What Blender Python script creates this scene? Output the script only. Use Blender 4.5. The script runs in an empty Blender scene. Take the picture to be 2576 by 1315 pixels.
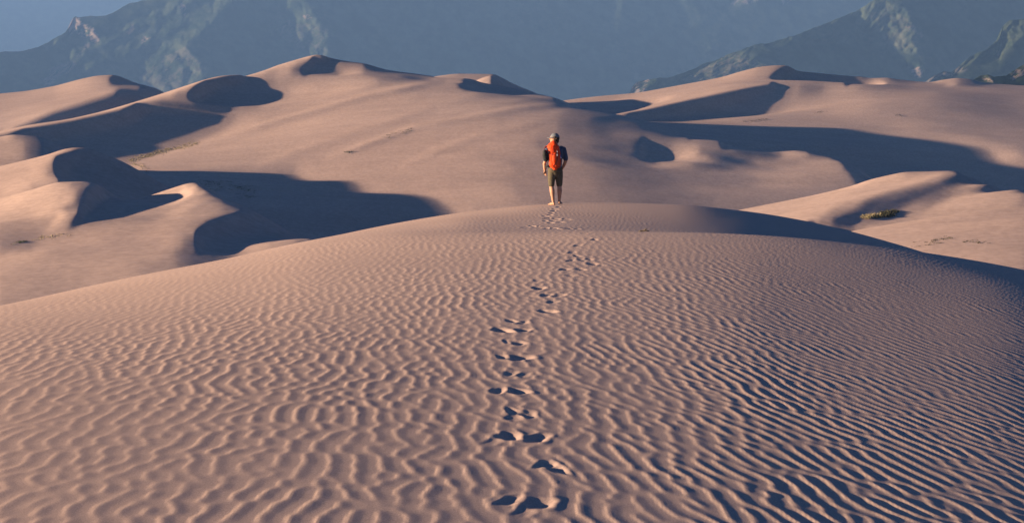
import bpy, bmesh, math, random
import numpy as np
from mathutils import Vector, Matrix, noise as mnoise

# ------------------------------------------------------------------ camera
SC = bpy.context.scene
COL = SC.collection
F = 5007.0            # focal length in units of a 2575 wide picture
UC, VH = 1287.5, 250.0
CZ = 1.7
cam_d = bpy.data.cameras.new('camera')
cam = bpy.data.objects.new('camera', cam_d)
COL.objects.link(cam)
cam.location = (0, 0, CZ)
cam.rotation_euler = (math.radians(90), 0, 0)
cam_d.sensor_width = 36.0
cam_d.lens = 36.0 * F / 2575.0
cam_d.shift_y = -(657.5 - VH) / 2575.0
cam_d.clip_start = 0.5
cam_d.clip_end = 60000
SC.camera = cam

# ------------------------------------------------------------------ light
SUN_A = math.radians(14)        # how far behind the camera's left the sun stands
SUN_E = math.radians(7.93)
TE, TA = math.tan(SUN_E), math.tan(SUN_A)
to_sun = Vector((-math.cos(SUN_A) * math.cos(SUN_E), -math.sin(SUN_A) * math.cos(SUN_E), math.sin(SUN_E)))
sun_d = bpy.data.lights.new('sun', 'SUN')
sun_d.energy = 5.0
sun_d.angle = math.radians(0.5)
sun_d.color = (1.0, 0.75, 0.51)
sun = bpy.data.objects.new('sun', sun_d)
COL.objects.link(sun)
sun.rotation_euler = to_sun.to_track_quat('Z', 'Y').to_euler()

world = bpy.data.worlds.new('World')
SC.world = world
world.use_nodes = True
nt = world.node_tree
bg = nt.nodes['Background']
sky = nt.nodes.new('ShaderNodeTexSky')
sky.sky_type = 'NISHITA'
sky.sun_disc = False
sky.sun_elevation = SUN_E
sky.sun_rotation = math.atan2(to_sun.x, to_sun.y)
sky.altitude = 2400
sky.air_density = 1.0
sky.dust_density = 0.2
sky.ozone_density = 3.0
tint = nt.nodes.new('ShaderNodeMix'); tint.data_type = 'RGBA'; tint.blend_type = 'MULTIPLY'
tint.inputs['Factor'].default_value = 1.0
tint.inputs[7].default_value = (0.13, 0.36, 0.62, 1)      # the photograph's cold, graded shade
nt.links.new(sky.outputs[0], tint.inputs[6])
nt.links.new(tint.outputs[2], bg.inputs[0])
bg.inputs[1].default_value = 0.05
SC.view_settings.view_transform = 'Standard'
SC.view_settings.look = 'None'
SC.view_settings.exposure = 2.12
SC.view_settings.gamma = 1.0

# ------------------------------------------------------------------ numeric helpers
def pchip(xk, yk, x):
    """monotone cubic through (xk, yk); yk may be (n, m)"""
    xk = np.asarray(xk, float); yk = np.asarray(yk, float)
    one = yk.ndim == 1
    if one: yk = yk[:, None]
    h = np.diff(xk)[:, None]
    d = np.diff(yk, axis=0) / h
    m = np.zeros_like(yk)
    w1 = 2 * h[1:] + h[:-1]; w2 = h[1:] + 2 * h[:-1]
    with np.errstate(divide='ignore', invalid='ignore'):
        mm = (w1 + w2) / (w1 / d[:-1] + w2 / d[1:])
    m[1:-1] = np.where(d[:-1] * d[1:] > 0, mm, 0)
    m[0] = d[0]; m[-1] = d[-1]
    x = np.asarray(x, float)
    i = np.clip(np.searchsorted(xk, x) - 1, 0, len(xk) - 2)
    hh = h[i]; t = ((x - xk[i])[:, None] / hh)
    t = np.clip(t, 0, 1)
    r = ((1 + 2 * t) * (1 - t) ** 2 * yk[i] + t * (1 - t) ** 2 * hh * m[i]
         + t * t * (3 - 2 * t) * yk[i + 1] + t * t * (t - 1) * hh * m[i + 1])
    return r[:, 0] if one else r

def smooth(a, s, axis):
    if s <= 0: return a
    n = int(3 * s + 1)
    k = np.exp(-0.5 * (np.arange(-n, n + 1) / s) ** 2); k /= k.sum()
    pad = [(0, 0)] * a.ndim; pad[axis] = (n, n)
    p = np.pad(a, pad, mode='reflect', reflect_type='odd')
    return np.apply_along_axis(lambda v: np.convolve(v, k, 'valid'), axis, p)

def fnoise(shape, beta, seed, lo=0.0, hi=0.5, anis=1.0):
    r = np.random.default_rng(seed)
    fy = np.fft.fftfreq(shape[0])[:, None]; fx = np.fft.rfftfreq(shape[1])[None, :]
    f = np.sqrt((fy * anis) ** 2 + fx ** 2); f[0, 0] = 1
    w = r.standard_normal(f.shape) + 1j * r.standard_normal(f.shape)
    a = np.where((f >= lo) & (f <= hi), f ** (-beta), 0)
    a[0, 0] = 0
    z = np.fft.irfft2(w * a, s=shape)
    return z / z.std()

def grid_mesh(name, X, Y, Z, mat):
    n, m = X.shape
    me = bpy.data.meshes.new(name)
    co = np.stack([X, Y, Z], -1).reshape(-1, 3).astype(np.float32)
    idx = np.arange(n * m).reshape(n, m)
    q = np.stack([idx[:-1, :-1], idx[:-1, 1:], idx[1:, 1:], idx[1:, :-1]], -1).reshape(-1, 4)
    me.vertices.add(n * m); me.vertices.foreach_set('co', co.ravel())
    me.loops.add(q.size); me.loops.foreach_set('vertex_index', q.ravel().astype(np.int32))
    me.polygons.add(len(q))
    me.polygons.foreach_set('loop_start', np.arange(0, q.size, 4, dtype=np.int32))
    me.polygons.foreach_set('use_smooth', np.ones(len(q), bool))
    me.update(calc_edges=True)
    me.materials.append(mat)
    o = bpy.data.objects.new(name, me)
    COL.objects.link(o)
    return o

def tag(o, label=None, cat=None, group=None, kind=None):
    if label: o['label'] = label
    if cat: o['category'] = cat
    if group: o['group'] = group
    if kind: o['kind'] = kind
    return o

# ------------------------------------------------------------------ materials
def new_mat(name, rough=0.9):
    m = bpy.data.materials.new(name); m.use_nodes = True
    b = m.node_tree.nodes['Principled BSDF']
    b.inputs['Roughness'].default_value = rough
    b.inputs['Specular IOR Level'].default_value = 0.15
    return m, m.node_tree, b

def sand_material(name, grain=True, streak=0.0, sc=1.0):
    m, t, b = new_mat(name, 0.95)
    N = t.nodes; L = t.links
    geo = N.new('ShaderNodeNewGeometry')
    n1 = N.new('ShaderNodeTexNoise'); n1.inputs['Scale'].default_value = 0.05 * sc
    n1.inputs['Detail'].default_value = 5
    L.new(geo.outputs['Position'], n1.inputs['Vector'])
    cr = N.new('ShaderNodeValToRGB')
    cr.color_ramp.elements[0].position = 0.3; cr.color_ramp.elements[0].color = (0.390, 0.279, 0.231, 1)
    cr.color_ramp.elements[1].position = 0.7; cr.color_ramp.elements[1].color = (0.450, 0.327, 0.269, 1)
    L.new(n1.outputs['Fac'], cr.inputs['Fac'])
    out = cr.outputs['Color']
    b.inputs['Specular IOR Level'].default_value = 0.05
    if grain:
        n2 = N.new('ShaderNodeTexNoise'); n2.inputs['Scale'].default_value = 300
        n2.inputs['Detail'].default_value = 2
        L.new(geo.outputs['Position'], n2.inputs['Vector'])
        mx = N.new('ShaderNodeMix'); mx.data_type = 'RGBA'; mx.blend_type = 'MULTIPLY'
        mx.inputs['Factor'].default_value = 1.0
        mr = N.new('ShaderNodeMapRange'); mr.inputs['From Min'].default_value = 0.36; mr.inputs['From Max'].default_value = 0.64
        mr.inputs['To Min'].default_value = 0.80; mr.inputs['To Max'].default_value = 1.20
        L.new(n2.outputs['Fac'], mr.inputs['Value'])
        L.new(out, mx.inputs[6]); L.new(mr.outputs[0], mx.inputs[7])
        out = mx.outputs[2]
    n3 = N.new('ShaderNodeTexNoise'); n3.inputs['Scale'].default_value = 120 if grain else 1.4
    n3.inputs['Detail'].default_value = 4; n3.inputs['Roughness'].default_value = 0.75
    L.new(geo.outputs['Position'], n3.inputs['Vector'])
    mr3 = N.new('ShaderNodeMapRange'); mr3.inputs['From Min'].default_value = 0.38; mr3.inputs['From Max'].default_value = 0.62
    mr3.inputs['To Min'].default_value = 0.84 if grain else 0.91; mr3.inputs['To Max'].default_value = 1.16 if grain else 1.09
    L.new(n3.outputs['Fac'], mr3.inputs['Value'])
    mx3 = N.new('ShaderNodeMix'); mx3.data_type = 'RGBA'; mx3.blend_type = 'MULTIPLY'; mx3.inputs['Factor'].default_value = 1.0
    L.new(out, mx3.inputs[6]); L.new(mr3.outputs[0], mx3.inputs[7])
    out = mx3.outputs[2]
    L.new(out, b.inputs['Base Color'])
    if not grain:
        mp = N.new('ShaderNodeMapping'); mp.inputs['Scale'].default_value = (0.05, 0.32, 0.5); mp.inputs['Rotation'].default_value = (0, 0, -0.5)
        L.new(geo.outputs['Position'], mp.inputs['Vector'])
        n4 = N.new('ShaderNodeTexNoise'); n4.inputs['Scale'].default_value = 1.0; n4.inputs['Detail'].default_value = 6; n4.inputs['Roughness'].default_value = 0.6
        L.new(mp.outputs[0], n4.inputs['Vector'])
        mr4 = N.new('ShaderNodeMapRange'); mr4.inputs['From Min'].default_value = 0.35; mr4.inputs['From Max'].default_value = 0.65
        mr4.inputs['To Min'].default_value = 0.95; mr4.inputs['To Max'].default_value = 1.05
        L.new(n4.outputs['Fac'], mr4.inputs['Value'])
        mx4 = N.new('ShaderNodeMix'); mx4.data_type = 'RGBA'; mx4.blend_type = 'MULTIPLY'; mx4.inputs['Factor'].default_value = 1.0
        L.new(out, mx4.inputs[6]); L.new(mr4.outputs[0], mx4.inputs[7])
        L.new(mx4.outputs[2], b.inputs['Base Color'])
    bn = N.new('ShaderNodeTexNoise'); bn.inputs['Scale'].default_value = 140 if grain else 1.1
    bn.inputs['Detail'].default_value = 5; bn.inputs['Roughness'].default_value = 0.65
    L.new(geo.outputs['Position'], bn.inputs['Vector'])
    bu = N.new('ShaderNodeBump'); bu.inputs['Strength'].default_value = 0.5
    bu.inputs['Distance'].default_value = 0.0016 if grain else 0.03
    L.new(bn.outputs['Fac'], bu.inputs['Height']); L.new(bu.outputs[0], b.inputs['Normal'])
    return m

M_sand_near = sand_material('rippled_sand')
M_sand_far = sand_material('dune_sand', grain=False, sc=0.3)

# ------------------------------------------------------------------ middle-ground dunes
# Each dune is a stack of cross sections, cut by upright planes that hold the sun's
# direction; a section is a list of (u, v) points, and ('S', u[, sag]) is a hollow
# that stays below the light ray leaving the section's previous point until u.
def vp():
    return UC + F / TA, VH + F * TE / math.sin(SUN_A)
VPU, VPV = vp()

def section(pts):
    """-> points and anchors (id, u); ids join the same crest in neighbouring sections"""
    out = []; anc = []; ns = 0
    for p in pts:
        if p[0] == 'R':       # a hollow given by where it ends: ('R', u0, u1, v1[, sag])
            out.append((p[1], VPV - (VPV - p[3]) * (VPU - p[1]) / (VPU - p[2])))
            p = ('S', p[2]) + tuple(p[4:])
        if p[0] == 'S':
            u0, v0 = out[-1]; u1 = p[1]
            sag = p[2] if len(p) > 2 else 0.10
            L = u1 - u0
            for t in (0.06, 0.14, 0.3, 0.5, 0.7, 0.86):
                v = v0 + (VPV - v0) / (VPU - u0) * t * L
                out.append((u0 + t * L, v + sag * L * min(1.0, t / 0.14) * (1 - t) ** 0.8))
            out.append((u1, v0 + (VPV - v0) / (VPU - u0) * L))
            anc.append(('S', u0, u1))
        elif p[0] == 'K':
            anc.append((p[1], out[-1][0], None))
        else:
            out.append(tuple(p))
    return out, anc

def dune(name, rows, ys, u0, u1, floor=-45.0, du=3.5, per=14, su=0.9, sk=3.0, rough=0.0, seed=1, back=30.0, front=True, ridges=()):
    """rows from far to near, ys their distance on the view axis"""
    U = np.arange(u0, u1 + du, du)
    rows = rows[::-1]; ys = np.array(ys, float)[::-1]
    S = [section(r) for r in rows]
    def ev(s, uu):
        a = [p[0] for p in s]; b = [p[1] for p in s]
        return np.interp(uu, a, b) * 0.35 + pchip(a, b, uu) * 0.65
    K = []; VV = []
    for i in range(len(ys) - 1):
        (sa, aa), (sb, ab) = S[i], S[i + 1]
        pa = []
        for x in aa:
            for y in ab:
                if x[0] == y[0] and x[0] == 'S':
                    ov = min(x[2], y[2]) - max(x[1], y[1])
                    if ov > 0.25 * min(x[2] - x[1], y[2] - y[1]):
                        pa.append((x[1], y[1], x[2], y[2]))
                elif x[0] == y[0]:
                    pa.append((x[1], y[1]))
        ks = [(U[0], U[0]), (U[-1], U[-1])]
        for p in pa:
            ks.append((p[0], p[1]))
            if len(p) == 4: ks.append((p[2], p[3]))
        ks = sorted(set(ks))
        good = [ks[0]]
        for k in ks[1:]:
            if k[0] > good[-1][0] + 2 and k[1] > good[-1][1] + 2: good.append(k)
        ka = np.array([g[0] for g in good]); kb = np.array([g[1] for g in good])
        for j in range(per + (1 if i == len(ys) - 2 else 0)):
            t = j / per
            kt = ka * (1 - t) + kb * t
            va = ev(sa, np.interp(U, kt, ka)); vb = ev(sb, np.interp(U, kt, kb))
            K.append(ys[i] * (1 - t) + ys[i + 1] * t)
            VV.append(va * (1 - t) + vb * t)
    K = np.array(K); VV = np.array(VV)
    K = smooth(K[:, None], 2.0, 0)[:, 0]
    VV = smooth(VV, su, 1)
    VV = smooth(VV, sk, 0)
    for pts, A, wd in ridges:
        pu = [p[0] for p in pts]; vr = np.interp(U, pu, [p[1] for p in pts])[None, :]
        tp = np.clip((U - pu[0]) / 90, 0, 1) * np.clip((pu[-1] - U) / 90, 0, 1)
        q = (VV - vr) / wd
        VV = VV - A * tp[None, :] * np.exp(-q * q)
    w = (U - UC) / F
    Y = K[:, None] / (1 - w[None, :] * TA)
    X = w[None, :] * Y
    Z = CZ - (VV - VH) / F * Y
    if rough > 0:
        nz = fnoise(Z.shape, 1.5, seed, lo=0.006, hi=0.10, anis=0.3)
        e = np.clip((len(K) - np.arange(len(K))) / 25, 0, 1)[:, None]
        Z = Z + nz * rough * e
    # slip down behind the crest and in front to the floor
    Kb = K[-1] + np.array([0.25, 1, 3, 8, 20, 60, 120]) * back / 30
    drop = np.array([0.03, 0.25, 1.2, 4.2, 12, 36, 60]) * back / 30
    Yb = Kb[:, None] / (1 - w[None, :] * TA)
    Zb = np.maximum(Z[-1][None, :] - drop[:, None], floor)
    X = np.vstack([X, w[None, :] * Yb]); Y = np.vstack([Y, Yb]); Z = np.vstack([Z, Zb])
    if front:
        Kf = K[0] - np.array([30, 10.0])
        Yf = Kf[:, None] / (1 - w[None, :] * TA)
        Zf = np.maximum(Z[0][None, :] - np.array([12, 3.0])[:, None], floor)
        X = np.vstack([w[None, :] * Yf, X]); Y = np.vstack([Yf, Y]); Z = np.vstack([Zf, Z])
    o = grid_mesh(name, X, Y, Z, M_sand_far)
    tag(o, kind='structure')
    n0 = 2 if front else 0
    n1 = n0 + len(K)
    return (UU_of(X[n0:n1], Y[n0:n1]), VV_of(Y[n0:n1], Z[n0:n1]), X[n0:n1], Y[n0:n1], Z[n0:n1])

def UU_of(X, Y): return UC + F * X / Y
def VV_of(Y, Z): return VH + F * (CZ - Z) / Y
def on(look, u, v):
    U, V, X, Y, Z = look
    i = np.argmin((U - u) ** 2 + (V - v) ** 2)
    return Vector((X.flat[i], Y.flat[i], Z.flat[i]))

#DUNES

# far left dune
D_rows = [
 [(-500,300),(-200,255),(0,236),(68,229),(136,217),(205,199),(246,191),(280,189),(297,191.5),(321,201),(345,210),(382,220),(413,234),(480,262),(700,330)],
 [(-500,320),(-200,270),(0,252),(136,229),(230,206),(273,200),(300,208),(360,216),(392,222),(430,242),(700,340)],
 [(-500,330),(0,268),(136,248),(250,225),(300,220),(350,221),(385,230),(430,252),(700,350)],
 [(-500,340),(0,290),(136,262),(239,243),(290,233),('K','d'),(340,250),(420,280),(700,370)],
 [(-500,350),(0,312),(68,296),(136,281),('K','d'),(200,300),(300,325),(700,400)],
 [(-500,370),(0,330),(40,322),('K','d'),(150,350),(300,380),(700,420)]]
dune('sand_dune', D_rows, [690, 680, 665, 645, 625, 610], -500, 700)

# farthest small crest behind the main ridge
E_rows = [
 [(800,300),(1000,222),(1092,193),(1153,186),(1238,187),(1252,191),(1290,211),(1341,232),(1409,262),(1500,310),(1700,380)],
 [(800,310),(1000,230),(1092,200),(1184,195),(1242,194),(1256,200),(1290,217),(1341,238),(1409,268),(1500,320),(1700,390)],
 [(800,330),(1000,240),(1092,215),(1184,212),(1245,212),(1290,230),(1409,275),(1500,330),(1700,400)]]
dune('sand_dune', E_rows, [640, 634, 622], 800, 1700)

# right hand far dune field
F_rows = [
 [(1000,420),(1300,300),(1409,255),(1500,243),(1600,234),(1697,217),(1816,194),(1868,179),(1910,169),(1953,165),(1980,165.5),('S',2165,.06),(2192,197),(2229,196),(2260,200),(2311,206),(2338,207),(2373,201),(2407,197),(2441,200),(2475,208),(2516,212),(2575,216),(2900,225)],
 [(1000,420),(1200,215),(1235,196),('S',1590,.2),(1697,228),(1816,206),(1902,190),(1940,187),(1950,189),('S',2185,.12),(2229,208),(2300,212),(2375,213),(2407,210),(2475,217),(2575,222),(2900,230)],  # starts at a hidden crest, added to shade the slope right of it
 [(1000,420),(1200,215),(1237,198),('S',1610,.2),(1697,233),(1816,210),(1902,198),(1928,197),(1938,198),('S',2182,.12),(2229,212),(2300,215),(2375,216),(2407,213),(2475,219),(2575,224),(2900,233)],
 [(1000,420),(1200,215),(1240,200),('S',1645,.2),(1697,240),(1816,216),(1870,208),(1902,206),(1937,205),(1990,204),(2065,203),(2125,203),('S',2172,.1),(2300,219),(2400,222),(2475,222),(2575,226),(2900,236)],
 [(1000,420),(1200,225),(1240,207),(1300,240),(1420,290),(1539,286),(1614,270),(1707,251),(1765,238),(1833,223),(1902,215),(1940,212),('S',2010,.14),(2072,226),(2164,218),(2300,224),(2575,233),(2900,240)],
 [(1000,420),(1200,232),(1240,212),(1420,300),(1539,287),(1614,272),(1707,253),(1765,242),(1833,229),(1850,229),('S',2000,.14),(2072,246),(2200,234),(2350,232),(2575,243),(2900,250)],
 [(1000,420),(1200,240),(1240,222),(1420,310),(1539,288),(1614,275),(1707,256),(1735,255),('S',1960,.14),(2000,281),(2072,269),(2200,250),(2350,243),(2575,256),(2900,260)],
 [(1000,420),(1200,250),(1420,320),(1539,289),(1610,277),(1650,272),('S',1830,.13),(1900,291),(2072,280),(2200,264),(2350,258),(2575,270),(2900,280)],
 [(1000,420),(1200,270),(1420,340),(1530,291),(1570,284),('S',1735,.12),(1868,300),(2072,294),(2200,281),(2350,276),(2575,288),(2900,300)],
 [(1000,420),(1150,230),(1235,190),('S',2110,.11),(2209,317),(2350,305),(2575,311),(2900,320)],  # hidden crest behind the central dune, added to cast the long right shadow
 [(1000,420),(1150,230),(1235,195),('S',2215,.11),(2350,330),(2575,330),(2900,340)],
 [(1000,420),(1150,230),(1235,190),('S',2365,.11),(2470,345),(2575,345),(2900,360)],
 [(1000,420),(1150,230),(1235,192),('S',2468,.11),(2520,366),(2575,364),(2900,375)],
 [(1000,420),(1150,250),(1235,228),('S',2506,.11),(2575,393),(2900,390)],
 [(1000,420),(1150,270),(1235,228),('S',2700,.11),(2900,440)],
 [(1000,500),(1150,400),(1235,330),('S',2900,.08)],
]
L_F = dune('sand_dune', F_rows, [610 - (610 - y) * 0.8 for y in (610, 601, 595, 590, 583, 575, 567, 559, 551, 542, 534, 526, 519, 511, 503, 480)], 1000, 2900, rough=0.015, seed=8)

# the great central dune
C_rows = [
 [(-500,700),(0,420),(300,330),(546,240),(631,197),(665,184),(699,165),(751,149),(780,141),(795,138.5),(810,139.5),(829,146),(878,155.5),(914,160),(972,176),(1085,192),(1200,230),(1500,340),(2400,600)],
 [(-500,700),(0,420),(300,330),(546,230),(631,192),(665,177),(699,164),(751,152),(785,149),('S',858,.12),(914,162),(972,177),(1085,193),(1110,202),(1200,225),(1500,340),(2400,600)],
 [(-500,700),(0,400),(171,340),(341,280),(546,210),(631,187),(665,180),(699,177),(733,173),(758,176),('S',852,.05),(914,181),(1000,187),(1085,194),(1150,195),(1184,196),(1208,203),(1290,217),(1341,233),(1409,255),(1500,300),(2400,600)],
 [(-500,480),(-200,385),(0,331),(78,313),(171,300),(273,276),(341,256),(409,235),(478,212),(546,191),(580,186),(606,185),('S',702,.14),(760,196),(850,192),(914,189),(1000,193),(1085,203),(1165,201),(1188,210),(1221,225),(1290,230),(1334,234),(1361,238),(1409,251),(1440,275),(1600,340),(2400,600)],
 [(-500,480),(-200,385),(0,331),(78,313.5),(171,300.5),(273,277),(341,257),(409,236),(478,213),(522,199),('S',730,.14),(800,216),(950,198),(1085,206),(1165,204),(1192,215),(1221,230),(1273,239),(1334,236),(1361,239),(1409,252),(1440,276),(1600,340),(2400,600)],
 [(-500,480),(-200,385),(0,331.5),(78,314),(171,301),(273,278),(341,257.5),(409,238),(478,218),(492,217),('S',722,.14),(800,238),(950,213),(1085,210),(1165,208),(1221,232),(1273,241),(1334,237),(1361,239),(1409,252),(1440,276),(1600,340),(2400,600)],
 [(-500,480),(-200,386),(0,332),(78,314.5),(171,301.5),(273,278.5),(341,258),(409,242),(440,236),(474,237),('S',668,.13),(760,252),(900,230),(1050,216),(1150,213),(1221,236),(1280,242),(1334,239),(1370,241),(1412,253),(1445,278),(1700,370),(2400,600)],
 [(-500,480),(-200,386),(0,332),(78,315),(171,302),(273,279),(341,259),(400,252),(484,254),(540,262),(600,269),(650,269),(700,264),(850,246),(1000,228),(1150,222),(1240,238),(1334,241),(1385,244),(1420,256),(1460,277),(1540,310),(2400,600)],
 [(-500,480),(-200,386),(0,332),(78,315),(171,302),(273,279.5),(341,259.5),(380,258),(440,264),(520,275),(575,283),(620,281),(700,275),(850,252),(1000,234),(1160,226),(1260,241),(1334,243),(1390,246),(1428,259),(1465,277),(1530,305),(2400,620)],
 [(-500,480),(-200,387),(0,332.5),(78,315.5),(171,302.5),(273,280),(330,261.5),(343,259.5),('S',592,.10),(640,289),(760,275),(900,256),(1050,239),(1200,232),(1334,244),(1395,248),(1435,261),(1470,277),(1510,300),(1800,400),(2400,640)],
 [(-500,480),(-200,388),(0,333),(78,316),(171,303),(273,281),('R',300,572,318,.1),(650,306),(760,292),(900,272),(1050,254),(1200,243),(1334,248),(1415,258),(1475,276),(1539,290),(1590,315),(2400,650)],
 [(-500,480),(-200,388),(0,333),(78,316.5),(150,307),('R',186,512,347,.09),(590,336),(700,319),(850,292),(1000,271),(1150,257),(1300,253),(1410,262),(1480,276),(1539,287),(1590,301),(1640,328),(2400,660)],
 [(-500,480),(-200,389),(0,334),(40,324),('R',62,444,372,.08),(520,360),(640,343),(800,315),(950,292),(1100,275),(1250,264),(1380,265),(1480,277),(1560,289),(1620,304),(1668,319),(1720,350),(2400,660)],
 [(-500,480),(-200,390),(-60,345),('R',14,380,392,.07),(450,381),(560,366),(700,344),(850,320),(1000,300),(1150,285),(1300,276),(1420,277),(1530,288),(1620,303),(1690,325),(1725,340),(1770,370),(2400,600)],
 [(-500,500),(-200,400),('R',-90,318,407,.08),(370,403),(500,388),(650,368),(800,346),(950,325),(1100,307),(1250,294),(1400,290),(1480,295),(1540,303),(1610,312),(1690,330),(1740,342),(1786,351),(1830,378),(2400,560)],
 [(-500,500),(-200,420),(-80,390),(0,400),(200,425),(330,423),(360,418),(500,406),(650,389),(800,368),(950,348),(1100,329),(1250,314),(1400,306),(1470,311),(1540,319),(1600,326),(1660,334),(1714,344),(1730,346),('S',1788,.08),(1850,370),(1900,390),(2400,560)],
 [(-500,500),(-200,440),(-80,410),(0,420),(200,445),(360,436),(386,434),(500,424),(650,410),(800,393),(950,373),(1100,354),(1250,337),(1400,327),(1480,332),(1540,338),(1610,342),(1700,348),(1786,352),(1812,354),('S',1966,.09),(2000,374),(2031,378),(2070,395),(2400,560)],
 [(-500,500),(-250,345),('R',-130,737,436,.09),(800,427),(900,411),(1050,390),(1200,369),(1350,355),(1480,358),(1560,364),(1612,371),('S',1690,.1),(1760,374),(1840,377),(1900,385),(1965,393),(2031,387),(2075,392),(2106,399),(2140,420),(2400,560)],  # from here an unseen crest off left is added to cast the valley shadow
 [(-500,500),(-250,350),('R',-130,747,447,.09),(800,440),(900,424),(1050,402),(1200,380),(1350,366),(1480,370),(1560,378),(1612,384),('S',1696,.09),(1760,384),(1850,392),(1960,400),(2031,397),(2090,398),(2125,408),(2165,432),(2400,560)],
 [(-500,500),(-250,352),('R',-130,774,456,.09),(850,446),(1000,424),(1200,396),(1400,381),(1540,387),(1608,395),('S',1690,.09),(1780,397),(1900,411),(2000,411),(2106,405),(2140,412),(2172,428),(2186,446),(2210,470),(2400,560)],
 [(-500,500),(-250,355),('R',-130,880,455,.09),(950,446),(1100,424),(1280,404),(1450,400),(1640,417),(1740,410),(1850,422),(1950,426),(2050,420),(2120,416),(2160,428),(2186,447),(2210,474),(2400,560)],
 [(-500,500),(-250,360),('R',-130,897,468,.09),(980,457),(1120,437),(1290,417),(1470,412),(1660,426),(1880,434),(2050,428),(2120,424),(2165,434),(2186,448),(2220,476),(2400,565)],
 [(-500,500),(-250,365),('R',-130,910,486,.09),(1000,473),(1150,451),(1300,434),(1500,427),(1700,439),(1900,446),(2050,438),(2130,434),(2165,440),(2186,449),(2230,480),(2400,570)],
 [(-500,500),(-250,365),('R',-130,1037,489,.09),(1130,476),(1280,457),(1500,450),(1700,462),(1900,468),(2050,462),(2150,460),(2400,560)],
 [(-500,510),(-250,370),('R',-130,1083,499,.09),(1150,490),(1290,472),(1500,466),(1750,478),(2150,480),(2400,550)],
 [(-500,520),(-250,380),('R',-130,1106,513,.09),(1180,504),(1300,488),(1500,482),(1800,494),(2200,500),(2400,540)],
 [(-500,540),(-250,400),('R',-130,1134,538,.09),(1200,529),(1350,516),(1540,513),(1800,524),(2200,530),(2400,560)],
 [(-500,600),(-250,480),(-130,440),('S',1180,.09),(1400,580),(2400,650)],
]
C_y = [470,467,461,454,447,440,434,428,425,422,415,408,400,391,381,372,364,354,351,347,342,338,334,330,325,319,312,298]
C_y = [470 - (470 - y) * 0.75 for y in C_y]
L_C = dune('sand_dune', C_rows, C_y, -500, 2400, per=12, ridges=[([(560,345),(738,296),(923,244),(1120,203)], 3.5, 9), ([(820,398),(872,382),(1040,324),(1287,277),(1420,262)], 3.0, 9), ([(1000,420),(1200,345),(1400,300)], 2.0, 12), ([(640,420),(900,330),(1100,270)], 1.8, 12)], rough=0.010, seed=7)

# small left dune behind
B4_rows = [
 [(-500,420),(-200,370),(0,344),(35,339),(61,340.5),(102,345),(130,355),(160,373),(230,412),(400,480)],
 [(-500,430),(-200,385),(0,362),(61,358),(110,362),(160,385),(230,430),(400,500)],
 [(-500,450),(-200,410),(0,390),(61,385),(110,390),(160,410),(230,450),(400,520)],
 [(-500,480),(-200,450),(0,430),(110,430),(230,480),(400,540)]]
dune('sand_dune', B4_rows, [270, 266, 260, 252], -500, 400)

B2_rows = [
 [(-500,560),(-200,470),(0,418),(68,402),(119,389),(164,375),(191,371.5),(216,372.5),('K','a'),(240,379),(307,406),(375,443),(426,472),(480,500),(600,560)],
 [(-500,560),(-200,475),(0,424),(68,409),(119,396),(140,391),('K','a'),(152,395),(180,420),(240,435),(307,450),(375,470),(600,560)],
 [(-500,570),(-200,480),(0,438),(68,424),(120,412),(133,411),('K','a'),(145,416),(175,440),(240,460),(340,490),(600,570)],
 [(-500,580),(-200,500),(0,462),(68,446),(120,435),(136,435),('K','a'),(150,441),(190,465),(260,490),(600,580)],
 [(-500,590),(-200,520),(0,482),(80,462),(150,452),('K','a'),(160,458),(200,480),(300,520),(600,590)],
 [(-500,620),(-200,550),(0,510),(80,495),(150,500),(300,550),(600,620)]]
dune('sand_dune', B2_rows, [236, 230, 224, 217, 211, 203], -500, 600)

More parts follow.
